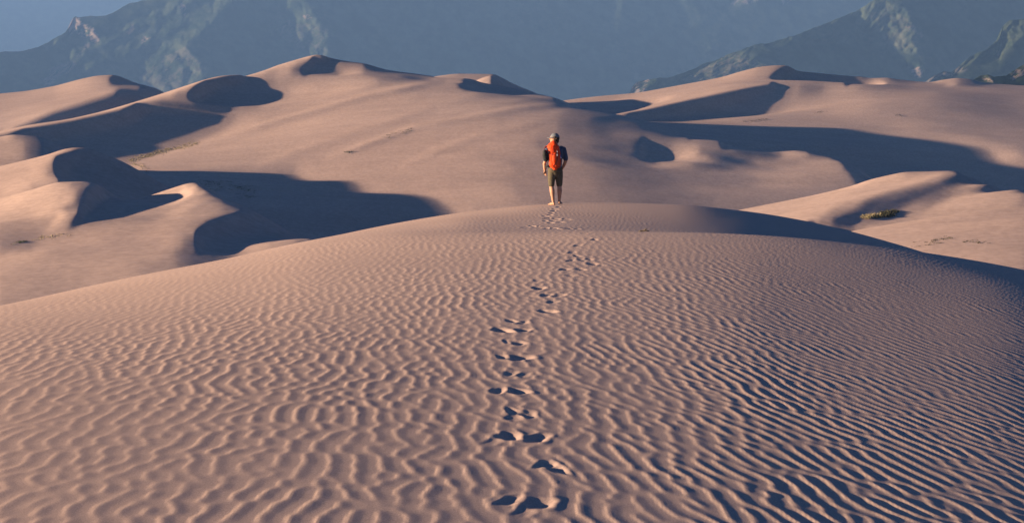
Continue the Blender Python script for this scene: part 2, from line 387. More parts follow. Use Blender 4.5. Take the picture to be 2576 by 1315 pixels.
B1_rows = [
 [(-500,640),(-200,555),(0,507),(80,486),(150,468),(210,470),(256,484),(300,500),(345,503),(386,489),(440,471),(470,462),(485,460),(497,461),(512,467),(546,486),(597,520),(699,600),(900,700),(1100,800)],
 [(-500,640),(-200,550),(0,499),(80,475),(150,456),(205,454.5),(232,457),(256,466),(290,490),(330,503),(400,500),(449,487),(475,475),(497,469),(513,471),(530,479),(560,503),(699,595),(900,700),(1100,800)],
 [(-500,645),(-200,560),(0,512),(80,486),(140,470),(180,464),(225,466),(240,469),('S',462,.16),(485,487),(520,482),(546,486),(566,496),(597,520),(699,595),(900,700),(1100,800)],
 [(-500,650),(-200,570),(0,526),(80,504),(150,487),(190,481),(218,483),('S',432,.14),(480,500),(540,496),(585,502),(606,514),(640,540),(740,610),(900,690),(1100,800)],
 [(-500,660),(-200,585),(0,544),(80,528),(150,511),(190,504),(214,507),('S',374,.12),(440,522),(500,513),(560,511),(625,521),(651,536),(685,562),(780,630),(900,690),(1100,800)],
 [(-500,665),(-200,593),(0,556),(80,542),(160,524),(200,524),('S',335,.1),(420,535),(480,527),(560,523),(635,530),(670,546),(702,564),(760,605),(900,680),(1100,800)],
 [(-500,670),(-200,590),(0,562),(80,556),(140,549),(170,540),(198,538),('S',300,.1),(400,549),(480,541),(560,536),(588,537),('K','b'),(640,556),(700,572),(745,590),(790,612),(860,650),(1100,800)],
 [(-500,690),(-200,612),(0,592),(100,590),(200,581),(300,572),(400,564),(480,556),(525,555),('K','b'),(548,562),(620,590),(700,598),(745,600),(775,600),(802,604),(860,632),(1100,760)],
 [(-500,720),(-200,640),(0,620),(80,621),(160,614),(260,603),(350,596),(440,586),(490,583),('K','b'),(505,590),(560,606),(640,610),(690,607),(745,601),(775,600),(805,606),(870,635),(1100,760)],
 [(-500,740),(-200,685),(0,652),(120,633),(250,624),(400,613),(460,607),(492,609),('K','b'),(515,620),(560,630),(610,625),(680,612),(745,606),(800,610),(880,640),(1100,760)],
 [(-500,760),(-200,710),(0,676),(150,661),(350,643),(440,636),(520,641),(600,647),(700,636),(800,632),(900,650),(1100,760)],
 [(-500,790),(-200,740),(0,705),(200,689),(350,674),(450,671),(560,681),(650,687),(800,672),(1100,740)],
 [(-500,830),(-200,790),(0,760),(300,745),(600,725),(1100,760)],
 [(-500,900),(0,850),(600,830),(1100,850)]]
L_B = dune('sand_dune', B1_rows, [190,188.5,185,181.5,178,175,171.5,167,162,157,151,145,137,125], -500, 1100, rough=0.005, seed=9)

# right hand dunes beyond the near ridge
G_rows = [
 [(1300,640),(1700,560),(1900,520),(2050,490),(2140,468),(2188,452),(2229,442),(2277,433),(2345,431),(2385,430),(2407,432),(2425,441),(2450,457),(2500,492),(2600,540),(2750,580),(3000,640)],
 [(1300,640),(1700,568),(1900,528),(2050,499),(2140,479),(2240,462),(2330,446),(2375,438),(2400,437),('K','g'),(2438,443),(2457,450),(2490,472),(2600,540),(2750,580),(3000,640)],
 [(1300,650),(1700,572),(1900,535),(2050,506),(2140,487),(2240,471),(2320,459),(2355,458),('K','g'),(2400,464),(2430,466),(2470,460),(2495,459),(2510,466),(2540,490),(2620,540),(3000,620)],
 [(1300,655),(1700,578),(1900,543),(2004,524),(2100,504),(2180,489),(2240,481),('K','g'),(2280,483),(2340,490),(2395,494),(2450,487),(2520,476),(2565,472),(2585,478),(2640,505),(3000,600)],
 [(1300,660),(1700,588),(1850,562),(1943,545),(2050,522),(2120,509),(2175,503),('K','g'),(2225,508),(2290,515),(2350,515),(2430,504),(2520,491),(2575,486),(2700,500),(3000,580)],
 [(1300,670),(1700,596),(1850,572),(1943,556),(2040,536),(2100,526),(2145,525),('K','g'),(2200,531),(2260,537),(2320,534),(2400,523),(2500,509),(2575,502),(3000,530)],
 [(1300,680),(1700,605),(1850,584),(1943,570),(2020,556),(2060,550),(2088,550),('K','g'),(2120,555),(2150,560),(2200,561),(2260,558),(2345,551),(2450,540),(2575,526),(3000,525)],
 [(1300,690),(1700,615),(1943,584),(2000,572),(2030,567),('S',2166,.13),(2210,577),(2300,573),(2450,558),(2575,542),(3000,520)],
 [(1300,700),(1700,640),(1943,610),(2060,600),(2300,585),(2575,555),(3000,540)],
 [(1300,760),(1700,720),(2060,680),(2300,650),(2575,620),(3000,600)]]
L_G = dune('sand_dune', G_rows, [178,175,171.5,168,164.5,161,157.5,155,150,142], 1300, 3000, rough=0.005, seed=10)
G2_rows = [
 [(1300,780),(1700,690),(1900,645),(2050,605),(2134,583),(2243,563.5),(2345,546.5),(2448,532),(2500,526),(2575,520),(2700,512),(3000,500)],
 [(1300,790),(1700,700),(1900,655),(2050,615),(2134,594),(2200,583),(2243,577),(2345,563),(2448,552),(2520,546),(2575,542),(3000,520)],
 [(1300,800),(1700,715),(1900,670),(2050,630),(2134,607),(2243,592),(2345,577),(2448,562),(2575,547),(3000,530)],
 [(1300,810),(1700,730),(2050,645),(2134,624),(2243,606),(2345,592),(2448,580),(2575,566),(3000,545)],
 [(1300,820),(1700,750),(2060,670),(2243,630),(2345,614),(2448,604),(2575,594),(3000,570)],
 [(1300,840),(1700,790),(2060,710),(2300,665),(2575,632),(3000,620)],
 [(1300,880),(1700,850),(2300,730),(2575,700),(3000,690)]]
L_H = dune('sand_dune', G2_rows, [140,137.5,135,132,128,122,112], 1300, 3000, rough=0.005, seed=12)
#DUNES_END

# ------------------------------------------------------------------ mountains
def poly_mask(U, V, pts):
    x = U; y = V; inside = np.zeros(U.shape, bool)
    n = len(pts)
    for i in range(n):
        x1, y1 = pts[i]; x2, y2 = pts[(i + 1) % n]
        c = ((y1 > y) != (y2 > y)) & (x < (x2 - x1) * (y - y1) / (y2 - y1 + 1e-9) + x1)
        inside ^= c
    return inside.astype(float)

def stroke_mask(U, V, pts, w):
    best = np.full(U.shape, 1e9)
    for (x1, y1), (x2, y2) in zip(pts[:-1], pts[1:]):
        dx, dy = x2 - x1, y2 - y1
        t = np.clip(((U - x1) * dx + (V - y1) * dy) / (dx * dx + dy * dy), 0, 1)
        best = np.minimum(best, np.hypot(U - x1 - t * dx, V - y1 - t * dy))
    return np.clip((w - best) / (0.35 * w), 0, 1)

def forest_material(name):
    m, t, b = new_mat(name, 0.95)
    N = t.nodes; L = t.links
    b.inputs['Specular IOR Level'].default_value = 0.02
    at = N.new('ShaderNodeAttribute'); at.attribute_name = 'rock'
    geo = N.new('ShaderNodeNewGeometry')
    n1 = N.new('ShaderNodeTexNoise'); n1.inputs['Scale'].default_value = 0.022; n1.inputs['Detail'].default_value = 6; n1.inputs['Roughness'].default_value = 0.65
    L.new(geo.outputs['Position'], n1.inputs['Vector'])
    cr = N.new('ShaderNodeValToRGB')
    cr.color_ramp.elements[0].position = 0.42; cr.color_ramp.elements[0].color = (0.022, 0.036, 0.020, 1)
    cr.color_ramp.elements[1].position = 0.62; cr.color_ramp.elements[1].color = (0.078, 0.095, 0.058, 1)
    L.new(n1.outputs['Fac'], cr.inputs['Fac'])
    mx = N.new('ShaderNodeMix'); mx.data_type = 'RGBA'
    mx.inputs[7].default_value = (0.25, 0.19, 0.16, 1)
    L.new(at.outputs['Fac'], mx.inputs['Factor']); L.new(cr.outputs['Color'], mx.inputs[6])
    L.new(mx.outputs[2], b.inputs['Base Color'])
    return m
M_forest = forest_material('forested_slope')

def mountain(name, sil, D, u0, u1, lit, rock, seed, vbot=330, du=2.6, g_dark=0.54, g_lit=-0.35, lean=1.25, gn=0.24, wob=6, fine=1.0, foot=None):
    """a mountain face: its outline sil, the places lit (faces that turn left) and bare rock"""
    U = np.arange(u0, u1, du)
    top = np.interp(U, [p[0] for p in sil], [p[1] for p in sil])
    top = top + fnoise((2, len(U)), 1.2, seed + 5, lo=0.01)[0] * 1.2 * fine
    nT = max(40, int((vbot - top.min()) / du))
    T = np.linspace(0, 1, nT)
    UU = np.repeat(U[None, :], nT, 0)
    VVv = vbot + (top[None, :] - vbot) * T[:, None]
    n1 = fnoise(UU.shape, 1.3, seed, lo=0.01) * wob; n2 = fnoise(UU.shape, 1.3, seed + 1, lo=0.01) * wob
    Um, Vm = UU + n1, VVv + n2
    M = np.zeros(UU.shape)
    for kind, pts, w, a in lit:
        k = poly_mask(Um, Vm, pts) if kind == 'P' else stroke_mask(Um, Vm, pts, w)
        M = np.maximum(M, k * a)
    M = smooth(smooth(M, 1.0, 0), 1.0, 1)
    R = np.zeros(UU.shape)
    rn = fnoise(UU.shape, 0.9, seed + 2, lo=0.02)
    for kind, pts, w, a in rock:
        k = poly_mask(UU + n1, VVv + n2, pts) if kind == 'P' else stroke_mask(UU + n1, VVv + n2, pts, w)
        R = np.maximum(R, k * np.clip(rn * 1.2 + 0.6, 0, 1) * a)
    ridg = fnoise(UU.shape, 1.0, seed + 3, lo=0.035, hi=0.4)
    g = g_dark + (g_lit - g_dark) * M + gn * ridg * (0.35 + 1.6 * np.maximum(M, R))
    gm = g.mean(); gg = g - gm
    # least-squares surface whose slope across the view is g
    pad = 128
    gp = np.pad(gg, pad, mode='reflect')
    fy = np.fft.fftfreq(gp.shape[0])[:, None] * 2 * np.pi; fx = np.fft.rfftfreq(gp.shape[1])[None, :] * 2 * np.pi
    den = fx ** 2 + 0.35 * fy ** 2 + 1e-5
    Yd = np.fft.irfft2(np.fft.rfft2(gp) * (-1j * fx) / den, s=gp.shape)[pad:-pad, pad:-pad] * du
    m_per = D / F
    Y = D + (gm * (U[None, :] - u0) + Yd) * m_per + lean * (vbot - VVv) * m_per
    X = (UU - UC) / F * Y
    Z = CZ - (VVv - VH) / F * Y
    # the far side goes down again
    Yb = Y[-1][None, :] + np.array([60, 400.0, 900])[:, None] * D / 4500
    Zb = Z[-1][None, :] - np.array([30, 300.0, 800])[:, None] * D / 4500
    Xb = (U[None, :] - UC) / F * Y[-1][None, :] * np.ones((3, 1))
    n = X.size
    X = np.vstack([X, Xb]); Y = np.vstack([Y, Yb]); Z = np.vstack([Z, Zb])
    o = grid_mesh(name, X, Y, Z, M_forest)
    a = o.data.attributes.new('rock', 'FLOAT', 'POINT')
    rr = np.zeros(X.size, np.float32); rr[:n] = R.ravel()
    a.data.foreach_set('value', rr)
    tag(o, kind='structure')
    return o

mountain('mountain', [(-900,-20),(0,-22),(700,-24),(1300,-24)], 9500, -900, 1300,
    [('P',[(1840,-40),(1900,-40),(1905,12),(1850,6)],0,1),('P',[(1968,15),(1975,-20),(2000,-20),(1990,4)],0,1),('P',[(60,-40),(200,-60),(260,-20),(150,30),(40,10)],0,.4)],
    [('P',[(1835,-40),(1905,-40),(1910,14),(1845,10)],0,1),('P',[(1965,15),(1972,-20),(2000,-20),(1992,6)],0,1)], 21, vbot=290, du=6, gn=0.2, g_dark=0.48, wob=8, lean=1.0)
mountain('mountain', [(-900,190),(-300,150),(0,131),(57,131),(95,120),(123,106),(142,94),(165,81),(174,64),(184,45),(189,41),(199,44),(227,41),(256,41),(280,35),(303,21),(322,12),(379,-2),(470,-35),(600,-60),(840,-80),(1300,-85),(1700,-75),(2100,-80),(3000,-100)], 4500, -900, 3000,
    [('P',[(174,72),(184,45),(199,44),(204,60),(194,66),(180,76)],0,1),('P',[(198,88),(207,62),(222,58),(226,75),(235,68),(238,92),(222,96),(205,92)],0,1),('P',[(232,102),(242,83),(253,98),(245,112),(236,108)],0,1),
     ('P',[(138,98),(146,92),(146,100),(132,122),(128,116)],0,.9),
     ('L',[(105,212),(130,190),(155,172),(178,150),(205,128),(225,112)],15,.9),
     ('L',[(215,122),(246,106),(290,85),(331,66),(380,42),(416,25),(470,0)],13,.9),
     ('L',[(189,182),(246,151),(322,117),(378,100),(440,62),(490,35),(540,0)],13,.9),
     ('P',[(300,112),(360,80),(420,45),(455,25),(470,45),(430,70),(370,98),(320,115)],0,.6),
     ('L',[(322,193),(378,161),(416,128),(454,102),(496,64),(552,14),(600,-25)],19,1),
     ('P',[(400,232),(345,200),(400,165),(440,130),(462,118),(480,140),(505,165),(519,180),(505,205),(470,232)],0,1),
     ('P',[(650,95),(675,72),(690,47),(698,19),(720,-10),(760,-20),(770,11),(789,38),(808,62),(829,80),(829,106),(823,140),(780,140),(761,123),(732,106),(695,104)],0,1),
     ('P',[(660,40),(680,10),(720,-20),(723,19),(715,50),(690,62)],0,.5),('P',[(1840,-40),(1900,-40),(1905,12),(1850,6)],0,1),('P',[(1968,15),(1975,-20),(2000,-20),(1990,4)],0,1),('L',[(1700,-30),(1760,60),(1780,150)],16,.42),('L',[(1120,-20),(1160,60),(1240,170)],12,.4),('L',[(1330,-30),(1400,70),(1430,200)],14,.4),('L',[(1560,-20),(1540,80),(1600,180)],12,.4),('L',[(930,-20),(980,70),(1010,150)],12,.35)],
    [('P',[(172,74),(184,43),(200,42),(206,60),(196,68),(180,80)],0,1),('P',[(196,90),(205,60),(224,55),(228,72),(236,66),(240,92),(222,98),(204,94)],0,1),('P',[(230,104),(242,80),(255,98),(246,114),(234,110)],0,1),
     ('L',[(118,205),(150,180),(178,165)],16,.75),('L',[(195,140),(225,114)],7,.7),('L',[(320,82),(331,66)],7,.6),('P',[(455,12),(463,5),(474,30),(470,40),(458,30)],0,1),('P',[(352,104),(362,88),(380,100),(365,108)],0,.9),
     ('L',[(425,180),(450,160)],12,.6),('P',[(400,230),(345,200),(462,118),(519,180),(470,232)],0,.25),('P',[(766,32),(775,34),(785,45),(770,45)],0,.8),('L',[(705,85),(722,60)],6,.5),('P',[(685,91),(719,47),(829,80),(823,140),(761,123)],0,.22),('P',[(138,98),(146,92),(146,100)],0,.8),('P',[(1835,-40),(1905,-40),(1910,14),(1845,10)],0,.9),('P',[(1965,15),(1972,-20),(2000,-20),(1992,6)],0,.9)],
    31, du=2.8, wob=3.0, g_dark=0.52, g_lit=-0.35)
mountain('mountain', [(1500,330),(1560,260),(1584,234),(1590,220),(1599,210),(1623,201),(1674,195),(1712,185),(1750,172),(1807,149),(1845,131),(1873,120),(1921,111),(1958,100),(1996,92),(2049,70),(2087,55),(2154,28),(2182,10),(2230,-20),(2350,-50),(2600,-100),(3200,-120)], 3500, 1500, 3200,
    [('P',[(1586,234),(1600,208),(1645,202),(1650,212),(1620,225),(1615,236)],0,1),
     ('P',[(1690,205),(1750,174),(1800,152),(1845,133),(1870,136),(1895,148),(1915,160),(1935,170),(1850,195),(1700,220)],0,.9),
     ('L',[(1850,128),(1921,114),(1996,95),(2050,73),(2154,31),(2195,0)],6,1),('L',[(1885,128),(1930,123),(1978,117)],3,1),('L',[(2020,109),(2110,93),(2135,95)],5,.9),
     ('P',[(2080,85),(2110,72),(2135,80),(2145,95),(2120,115),(2100,100)],0,.8),
     ('P',[(2150,49),(2165,10),(2205,-8),(2257,8),(2280,25),(2286,57),(2306,80),(2291,106),(2320,123),(2295,144),(2269,131),(2215,123),(2225,102),(2205,89),(2165,81)],0,1),
     ('P',[(2268,172),(2285,156),(2318,160),(2328,178),(2318,203),(2300,192),(2280,186)],0,1)],
    [('P',[(1584,234),(1600,205),(1612,205),(1606,232)],0,1),('P',[(1612,232),(1622,205),(1630,204),(1620,234)],0,1),('P',[(1690,205),(1845,133),(1935,170),(1850,195)],0,.35),
     ('P',[(2290,175),(2308,165),(2322,180),(2316,203),(2300,190)],0,1),('P',[(2178,49),(2220,-8),(2286,57),(2306,80),(2320,123),(2240,123)],0,.15),('L',[(2280,68),(2320,92)],4,.5)],
    41, wob=2.5)
mountain('mountain', [(2200,330),(2300,230),(2324,210),(2352,189),(2375,178),(2390,181),(2405,170),(2437,144),(2481,125),(2513,98),(2522,66),(2537,53),(2575,50),(2900,0),(3200,-50)], 2700, 2200, 3200,
    [('L',[(2328,208),(2352,192),(2376,181)],5,1),('L',[(2405,172),(2437,150),(2481,130),(2515,108)],11,1),('P',[(2490,128),(2515,98),(2524,66),(2540,54),(2620,50),(2620,75),(2560,95),(2540,118)],0,1),('P',[(2500,128),(2508,126),(2512,140),(2504,140)],0,1)],
    [('L',[(2328,208),(2352,192),(2376,181),(2390,186)],6,.7),('L',[(2400,180),(2430,175)],8,.7),('P',[(2500,128),(2508,126),(2513,142),(2504,142)],0,1)], 51, wob=2.5)
mountain('mountain', [(2300,330),(2420,230),(2447,201),(2466,194),(2485,191),(2500,196),(2530,191),(2541,182),(2575,161),(2900,80),(3200,60)], 1300, 2300, 3200,
    [('P',[(2447,205),(2470,193),(2490,193),(2500,210),(2470,215)],0,.9),('P',[(2535,190),(2575,163),(2620,150),(2600,185),(2560,195)],0,.9)],
    [('P',[(2465,198),(2490,194),(2500,208),(2478,212)],0,1),('P',[(2532,192),(2575,165),(2585,180),(2550,198)],0,.9)], 61, wob=3, lean=1.5)

# valley floor, one sheet out to the foot of the mountains and beyond
gx = np.linspace(-9000, 9000, 61); gy = np.concatenate([[-400, -60], np.linspace(0, 2500, 40), np.linspace(2700, 14000, 30)])
GX, GY = np.meshgrid(gx, gy)
ground = grid_mesh('ground', GX, GY, -47 + 0 * GX - 8 * np.exp(-(GY / 300.0) ** 2), M_sand_far)
tag(ground, kind='structure')

# ------------------------------------------------------------------ near dune
A_u = [-500,0,300,600,800,1050,1200,1400,1500,1700,1868,2004,2134,2300,2575,3075]
A_tab = {
 6.0: [1720,1680,1672,1669,1668,1668,1668,1668,1669,1671,1674,1680,1690,1702,1725,1790],
 7.0: [1515,1480,1472,1468,1466,1465,1465,1465,1466,1468,1471,1477,1485,1494,1515,1575],
 8.35:[1325,1287,1278,1273,1270,1269,1269,1269,1270,1272,1276,1282,1289,1299,1318,1385],
 10.: [1165,1122,1112,1105,1102,1101,1101,1101,1102,1105,1110,1117,1124,1134,1154,1225],
 12.: [1032,985,973,964,961,959,959,959,960,964,969,977,985,996,1018,1095],
 14.: [952,898,882,868,862,859,858,858,860,864,871,880,890,903,929,1015],
 17.: [882,825,800,777,763,753,750,750,751,756,764,775,786,800,826,915],
 20.: [850,786,748,714,695,681,677,675,676,680,688,698,709,724,753,855],
 22.5:[855,773,728,686,661,643,636,632,632,635,641,650,660,676,710,830],
 25.: [870,768,713,663,634,610,601,593,589,590,596,604,616,635,684,820],
 27.: [885,769,706,654,622,595,588,584,583,583.5,588,597,610,630,674,820],
 30.: [905,773,703,648,613,586,581,582,582,587,596,608,625,655,720,870],
 34.: [935,784,704,645,606,579,572,573,576,586,600,618,645,690,775,950],
 38.: [960,800,709,644,602,571,560,559,561,572,590,615,640,685,790,1000],
 43.: [980,820,720,645,600.5,562,547,541,542,549,567,590,615,655,760,1000],
 50.: [1000,850,745,652,602,554,533,515,513.5,517.5,537,560,587,628,740,980],
 55.: [1010,870,765,662,606,552,529.5,512.5,510,514.5,530,551,580,632,740,980],
 60.: [1040,900,800,690,630,570,540,517,513,519,538,565,600,660,780,1000],
 68.: [1090,960,860,760,700,630,590,560,555,565,590,620,660,720,840,1060],
 80.: [1190,1080,990,900,840,770,730,700,695,705,730,760,790,850,960,1150],
 110.:[1400,1300,1250,1200,1150,1100,1080,1060,1060,1060,1080,1100,1150,1200,1300,1400],
}
Ak = np.array(sorted(A_tab)); At = np.array([A_tab[k] for k in Ak])
# store as height drop below the camera
Ah = (At - VH) / F * Ak[:, None]
A_u = [-1100] + A_u + [3700]
Ah = np.hstack([Ah[:, :1] + 1.1 * (Ah[:, :1] - Ah[:, 1:2]) * 600 / 500, Ah, Ah[:, -1:] + 1.1 * (Ah[:, -1:] - Ah[:, -2:-1]) * 625 / 500])
U_A = np.arange(-1100, 3700.1, 2.1)
def a_rows():
    ys = [6.0]
    while ys[-1] < 110:
        y = ys[-1]
        h = np.interp(y, Ak, Ah[:, 9])
        # projected row spacing about 1.6 units, never coarser than 12 cm up to the crest
        d = 1.7 * y * y / (F * h)
        if y < 60: d = min(d, 0.12)
        else: d = min(max(d, 0.3) * 1.3, 2.0)
        ys.append(y + d)
    return np.array(ys)
Y_A = a_rows()
H = pchip(np.log(Ak), Ah, np.log(Y_A))
H = pchip(np.array(A_u, float), H.T, U_A).T
H = smooth(H, 10, 1)
XA = (U_A[None, :] - UC) / F * Y_A[:, None]
YA = np.repeat(Y_A[:, None], len(U_A), 1)
# smooth along distance in metres: resample on an even grid
ye = np.arange(6, 110, 0.25)
def res(a, yi, yo):
    i = np.clip(np.searchsorted(yi, yo) - 1, 0, len(yi) - 2)
    t = ((yo - yi[i]) / (yi[i + 1] - yi[i]))[:, None]
    return a[i] * (1 - t) + a[i + 1] * t
He = smooth(res(H[:, ::8], Y_A, ye), 4, 0)
Hs = res(He, ye, Y_A)
corr = Hs - H[:, ::8]
corr = np.array([np.interp(U_A, U_A[::8], c) for c in corr])
H = H + corr
H = H + 0.042 * XA * np.clip((19 - YA) / 10, 0, 1) * np.clip(1 - np.abs(XA) / 9, 0.3, 1)
ZA = CZ - H

# ripples ------------------------------------------------------------
def ripples():
    dx, dy = 0.0125, 0.036
    nx, ny = 1800, 1536
    x0, y0 = -nx * dx / 2, 5.5
    r = np.random.default_rng(11)
    fx = np.fft.rfftfreq(nx, dx)[None, :]; fy = np.fft.fftfreq(ny, dy)[:, None]
    # an angular band of waves whose crests run away from the camera
    f0 = 1 / 0.125
    f = np.sqrt(fx ** 2 + fy ** 2) + 1e-9
    ang = np.arctan2(fy, fx)
    def band(a0, sa, sf, f0=f0):
        return np.exp(-0.5 * ((f - f0) / (sf * f0)) ** 2) * np.exp(-0.5 * ((ang - a0) / sa) ** 2)
    w = np.fft.rfft2(r.standard_normal((ny, nx)))
    def field(a0, sa, sf, f0=f0):
        z = np.fft.irfft2(w * band(a0, sa, sf, f0), s=(ny, nx))
        return z / z.std()
    xs = x0 + dx * np.arange(nx); ys = y0 + dy * np.arange(ny)
    ty = 1 / (1 + np.exp(-(ys[:, None] - 12.5) / 1.0))
    left = field(0.0, math.radians(18), 0.13, 1 / 0.124) * np.sqrt(1 - ty) + field(0.0, math.radians(16), 0.14, 1 / 0.098) * np.sqrt(ty)
    right = field(math.radians(13), math.radians(10), 0.13, 1 / 0.095) * np.sqrt(1 - ty) + field(math.radians(13), math.radians(9), 0.13, 1 / 0.086) * np.sqrt(ty)
    t = 1 / (1 + np.exp(-(xs[None, :] - (0.05 * ys[:, None] + 0.3)) / 0.35))
    z = left * np.sqrt(1 - t) + right * np.sqrt(t)
    # even out the amplitude towards clear-cut crests
    W = np.fft.rfft2(z * z)
    env = np.fft.irfft2(W * np.exp(-0.5 * (f * 0.13) ** 2 * 6), s=(ny, nx))
    env = np.sqrt(np.maximum(env, 0.05))
    z = z / (env * 0.65 + 0.35)
    z = np.tanh(z * 1.0)
    # narrow crests, wide troughs, steeper on the side the wind comes to
    z = np.exp(1.7 * z) / 2.75 - 0.8
    sh = z * 0.007 / dx
    xi = np.arange(nx)[None, :] + sh
    i0 = np.clip(np.floor(xi).astype(int), 0, nx - 2); tt = np.clip(xi - i0, 0, 1)
    rows = np.arange(ny)[:, None]
    z = z[rows, i0] * (1 - tt) + z[rows, i0 + 1] * tt
    return xs, ys, z

RX, RY, RZ = ripples()
def samp(xs, ys, Z, X, Y):
    fx = (X - xs[0]) / (xs[1] - xs[0]); fy = (Y - ys[0]) / (ys[1] - ys[0])
    nx = len(xs); ny = len(ys)
    fx = np.mod(fx, nx - 1); fy = np.mod(fy, ny - 1)
    ix = fx.astype(int); iy = fy.astype(int); tx = fx - ix; ty = fy - iy
    return ((Z[iy, ix] * (1 - tx) + Z[iy, ix + 1] * tx) * (1 - ty) + (Z[iy + 1, ix] * (1 - tx) + Z[iy + 1, ix + 1] * tx) * ty)
RP = samp(RX, RY, RZ, XA, YA)
amp = 0.0029 * np.interp(YA, [8, 14, 22, 30], [1.0, 0.95, 0.70, 0.70]) * np.clip(0.90 + 0.22 * (XA / (YA * 0.257)), 0.72, 0.98)
amp = amp * np.clip((70 - YA) / 10, 0, 1)
calm = 0.82 + 0.15 * np.clip(samp(RX, RY, fnoise(RZ.shape, 1.2, 5, lo=0.002, hi=0.03, anis=0.7), XA, YA), -1.5, 1.5)
ZA = ZA + RP * amp * calm
# footprints: trodden pits with pushed-up rims
def surf_y(u, v):
    j = int(round((u - U_A[0]) / 2.1)); j = min(max(j, 0), len(U_A) - 1)
    vv = VH + F * (CZ - ZA[:, j]) / Y_A
    ok = np.where((vv <= v) & (Y_A > 7))[0]
    if v < 582: ok = ok[Y_A[ok] > 33]
    if len(ok) == 0: return 30.0
    return float(Y_A[ok[0]])
PR = [(1284,1258,52,.85),(1356,1266,80,.85),(1322,1284,32,.5),(1370,1167,42,.8),(1400,1177,40,1),(1282,1098,60,1),(1351,1101,56,1),(1240,1108,32,.4),
 (1294,1036,36,.7),(1330,1040,40,.8),(1292,1051,26,.5),(1252,982,38,1),(1305,985,52,1),(1286,938,30,.6),(1318,943,24,.5),
 (1267,898,34,.8),(1309,900,58,1),(1305,863,38,.9),(1278,859,22,.5),(1263,830,46,1.1),(1315,830,38,1.1),(1288,808,26,.9),(1315,812,22,.9),
 (1376,783,48,1.2),(1340,781,22,.4),(1390,760,28,.8),(1377,742,34,1.2),(1406,741,32,1.2),(1330,745,20,.4),(1356,724,34,1.1),(1353,707,26,.5),
 (1434,692,20,.8),(1420,678,27,1.2),(1462,678,24,1.1),(1491,665,28,1),(1510,667,16,.5),(1436,655,18,1),(1465,654,18,1),(1482,653,16,.9),(1452,645,16,1),(1439,636,16,1),(1453,618,16,1.1),(1410,638,18,.5),
 (1495,603,17,1.2),(1480,600,10,.6),(1469,587,14,1.2),(1480,584,12,1),(1438,584,14,1.1),(1452,581,14,1.2),(1425,579,9,1)]
PR += [(1404,521,11,1.3),(1397,527,9,1.1),(1391,531,8,1.1),(1387,536,8,1),(1384,541,9,1),(1374,544,8,1),(1375,549,9,1.1),(1400,551,9,1.1),(1410,552,8,1),(1428,552,11,1.2),(1372,556,9,1.2),(1386,556,9,1.1),(1411,559,11,1.1),(1385,561,14,1.2),(1395,556,8,1),
 (1338,569,11,1.2),(1348,570,12,1.2),(1320,572,6,.9),(1372,575,12,1.3),(1381,576,11,1.2),(1393,574,15,1.4),(1420,574,11,1.2),(1409,578,10,1.1),(1432,576,8,1),(1360,573,9,1.1),(1400,577,9,1)]
prr = random.Random(4)
for (pu, pv, pw, ps) in PR:
    py_ = surf_y(pu, pv)
    px_ = (pu - UC) / F * py_
    a = min(max(0.42 * pw / F * py_, 0.035 if py_ < 30 else 0.05), 0.085)
    b = prr.uniform(0.09, 0.12) if py_ < 30 else prr.uniform(0.2, 0.3)
    d = 2.1 * a * TE * min(ps, 1.3) * (1.0 if py_ < 30 else 1.5)
    th = prr.uniform(-0.35, 0.35)
    r0 = np.searchsorted(Y_A, py_ - 0.9); r1 = np.searchsorted(Y_A, py_ + 0.9)
    c0 = max(0, int((pu - U_A[0]) / 2.1) - int(0.6 / py_ * F / 2.1)); c1 = min(len(U_A), int((pu - U_A[0]) / 2.1) + int(0.6 / py_ * F / 2.1))
    dx = XA[r0:r1, c0:c1] - px_; dy = YA[r0:r1, c0:c1] - py_
    ex = (dx * math.cos(th) + dy * math.sin(th)) / a; ey = (-dx * math.sin(th) + dy * math.cos(th)) / b
    wob = 1 + 0.10 * np.sin(3 * np.arctan2(ey, ex) + prr.uniform(0, 6)) + 0.05 * np.sin(5 * np.arctan2(ey, ex) + prr.uniform(0, 6))
    q = np.sqrt(ex ** 2 + ey ** 2) / wob
    pit = -d * np.exp(-q ** 3) + 0.16 * d * np.exp(-((q - 1.5) / 0.4) ** 2)
    flat = np.exp(-(q / 1.3) ** 4)
    rp = RP[r0:r1, c0:c1] * amp[r0:r1, c0:c1]
    ZA[r0:r1, c0:c1] += pit - flat * rp * 0.9
near = grid_mesh('dune', XA, YA, ZA, M_sand_near)
tag(near, kind='structure')
# ------------------------------------------------------------------ plants
def plain(name, c, rough=0.8, var=0.0, vs=20.0):
    m, t, b = new_mat(name, rough)
    if var > 0:
        N = t.nodes; L = t.links
        tc = N.new('ShaderNodeNewGeometry'); n = N.new('ShaderNodeTexNoise'); n.inputs['Scale'].default_value = vs
        n.inputs['Detail'].default_value = 3
        L.new(tc.outputs['Position'], n.inputs['Vector'])
        cr = N.new('ShaderNodeValToRGB')
        cr.color_ramp.elements[0].position = 0.35; cr.color_ramp.elements[0].color = tuple(x * (1 - var) for x in c) + (1,)
        cr.color_ramp.elements[1].position = 0.65; cr.color_ramp.elements[1].color = tuple(min(1, x * (1 + var)) for x in c) + (1,)
        L.new(n.outputs['Fac'], cr.inputs['Fac']); L.new(cr.outputs['Color'], b.inputs['Base Color'])
    else:
        b.inputs['Base Color'].default_value = (*c, 1)
    return m

M_grass_dry = plain('dry_grass', (0.24, 0.20, 0.11), 0.9, 0.3, 1.5)
M_grass_green = plain('green_grass', (0.055, 0.07, 0.035), 0.9, 0.4, 1.5)
M_shrub = plain('shrub_leaves', (0.052, 0.050, 0.030), 0.9, 0.5, 4.0)

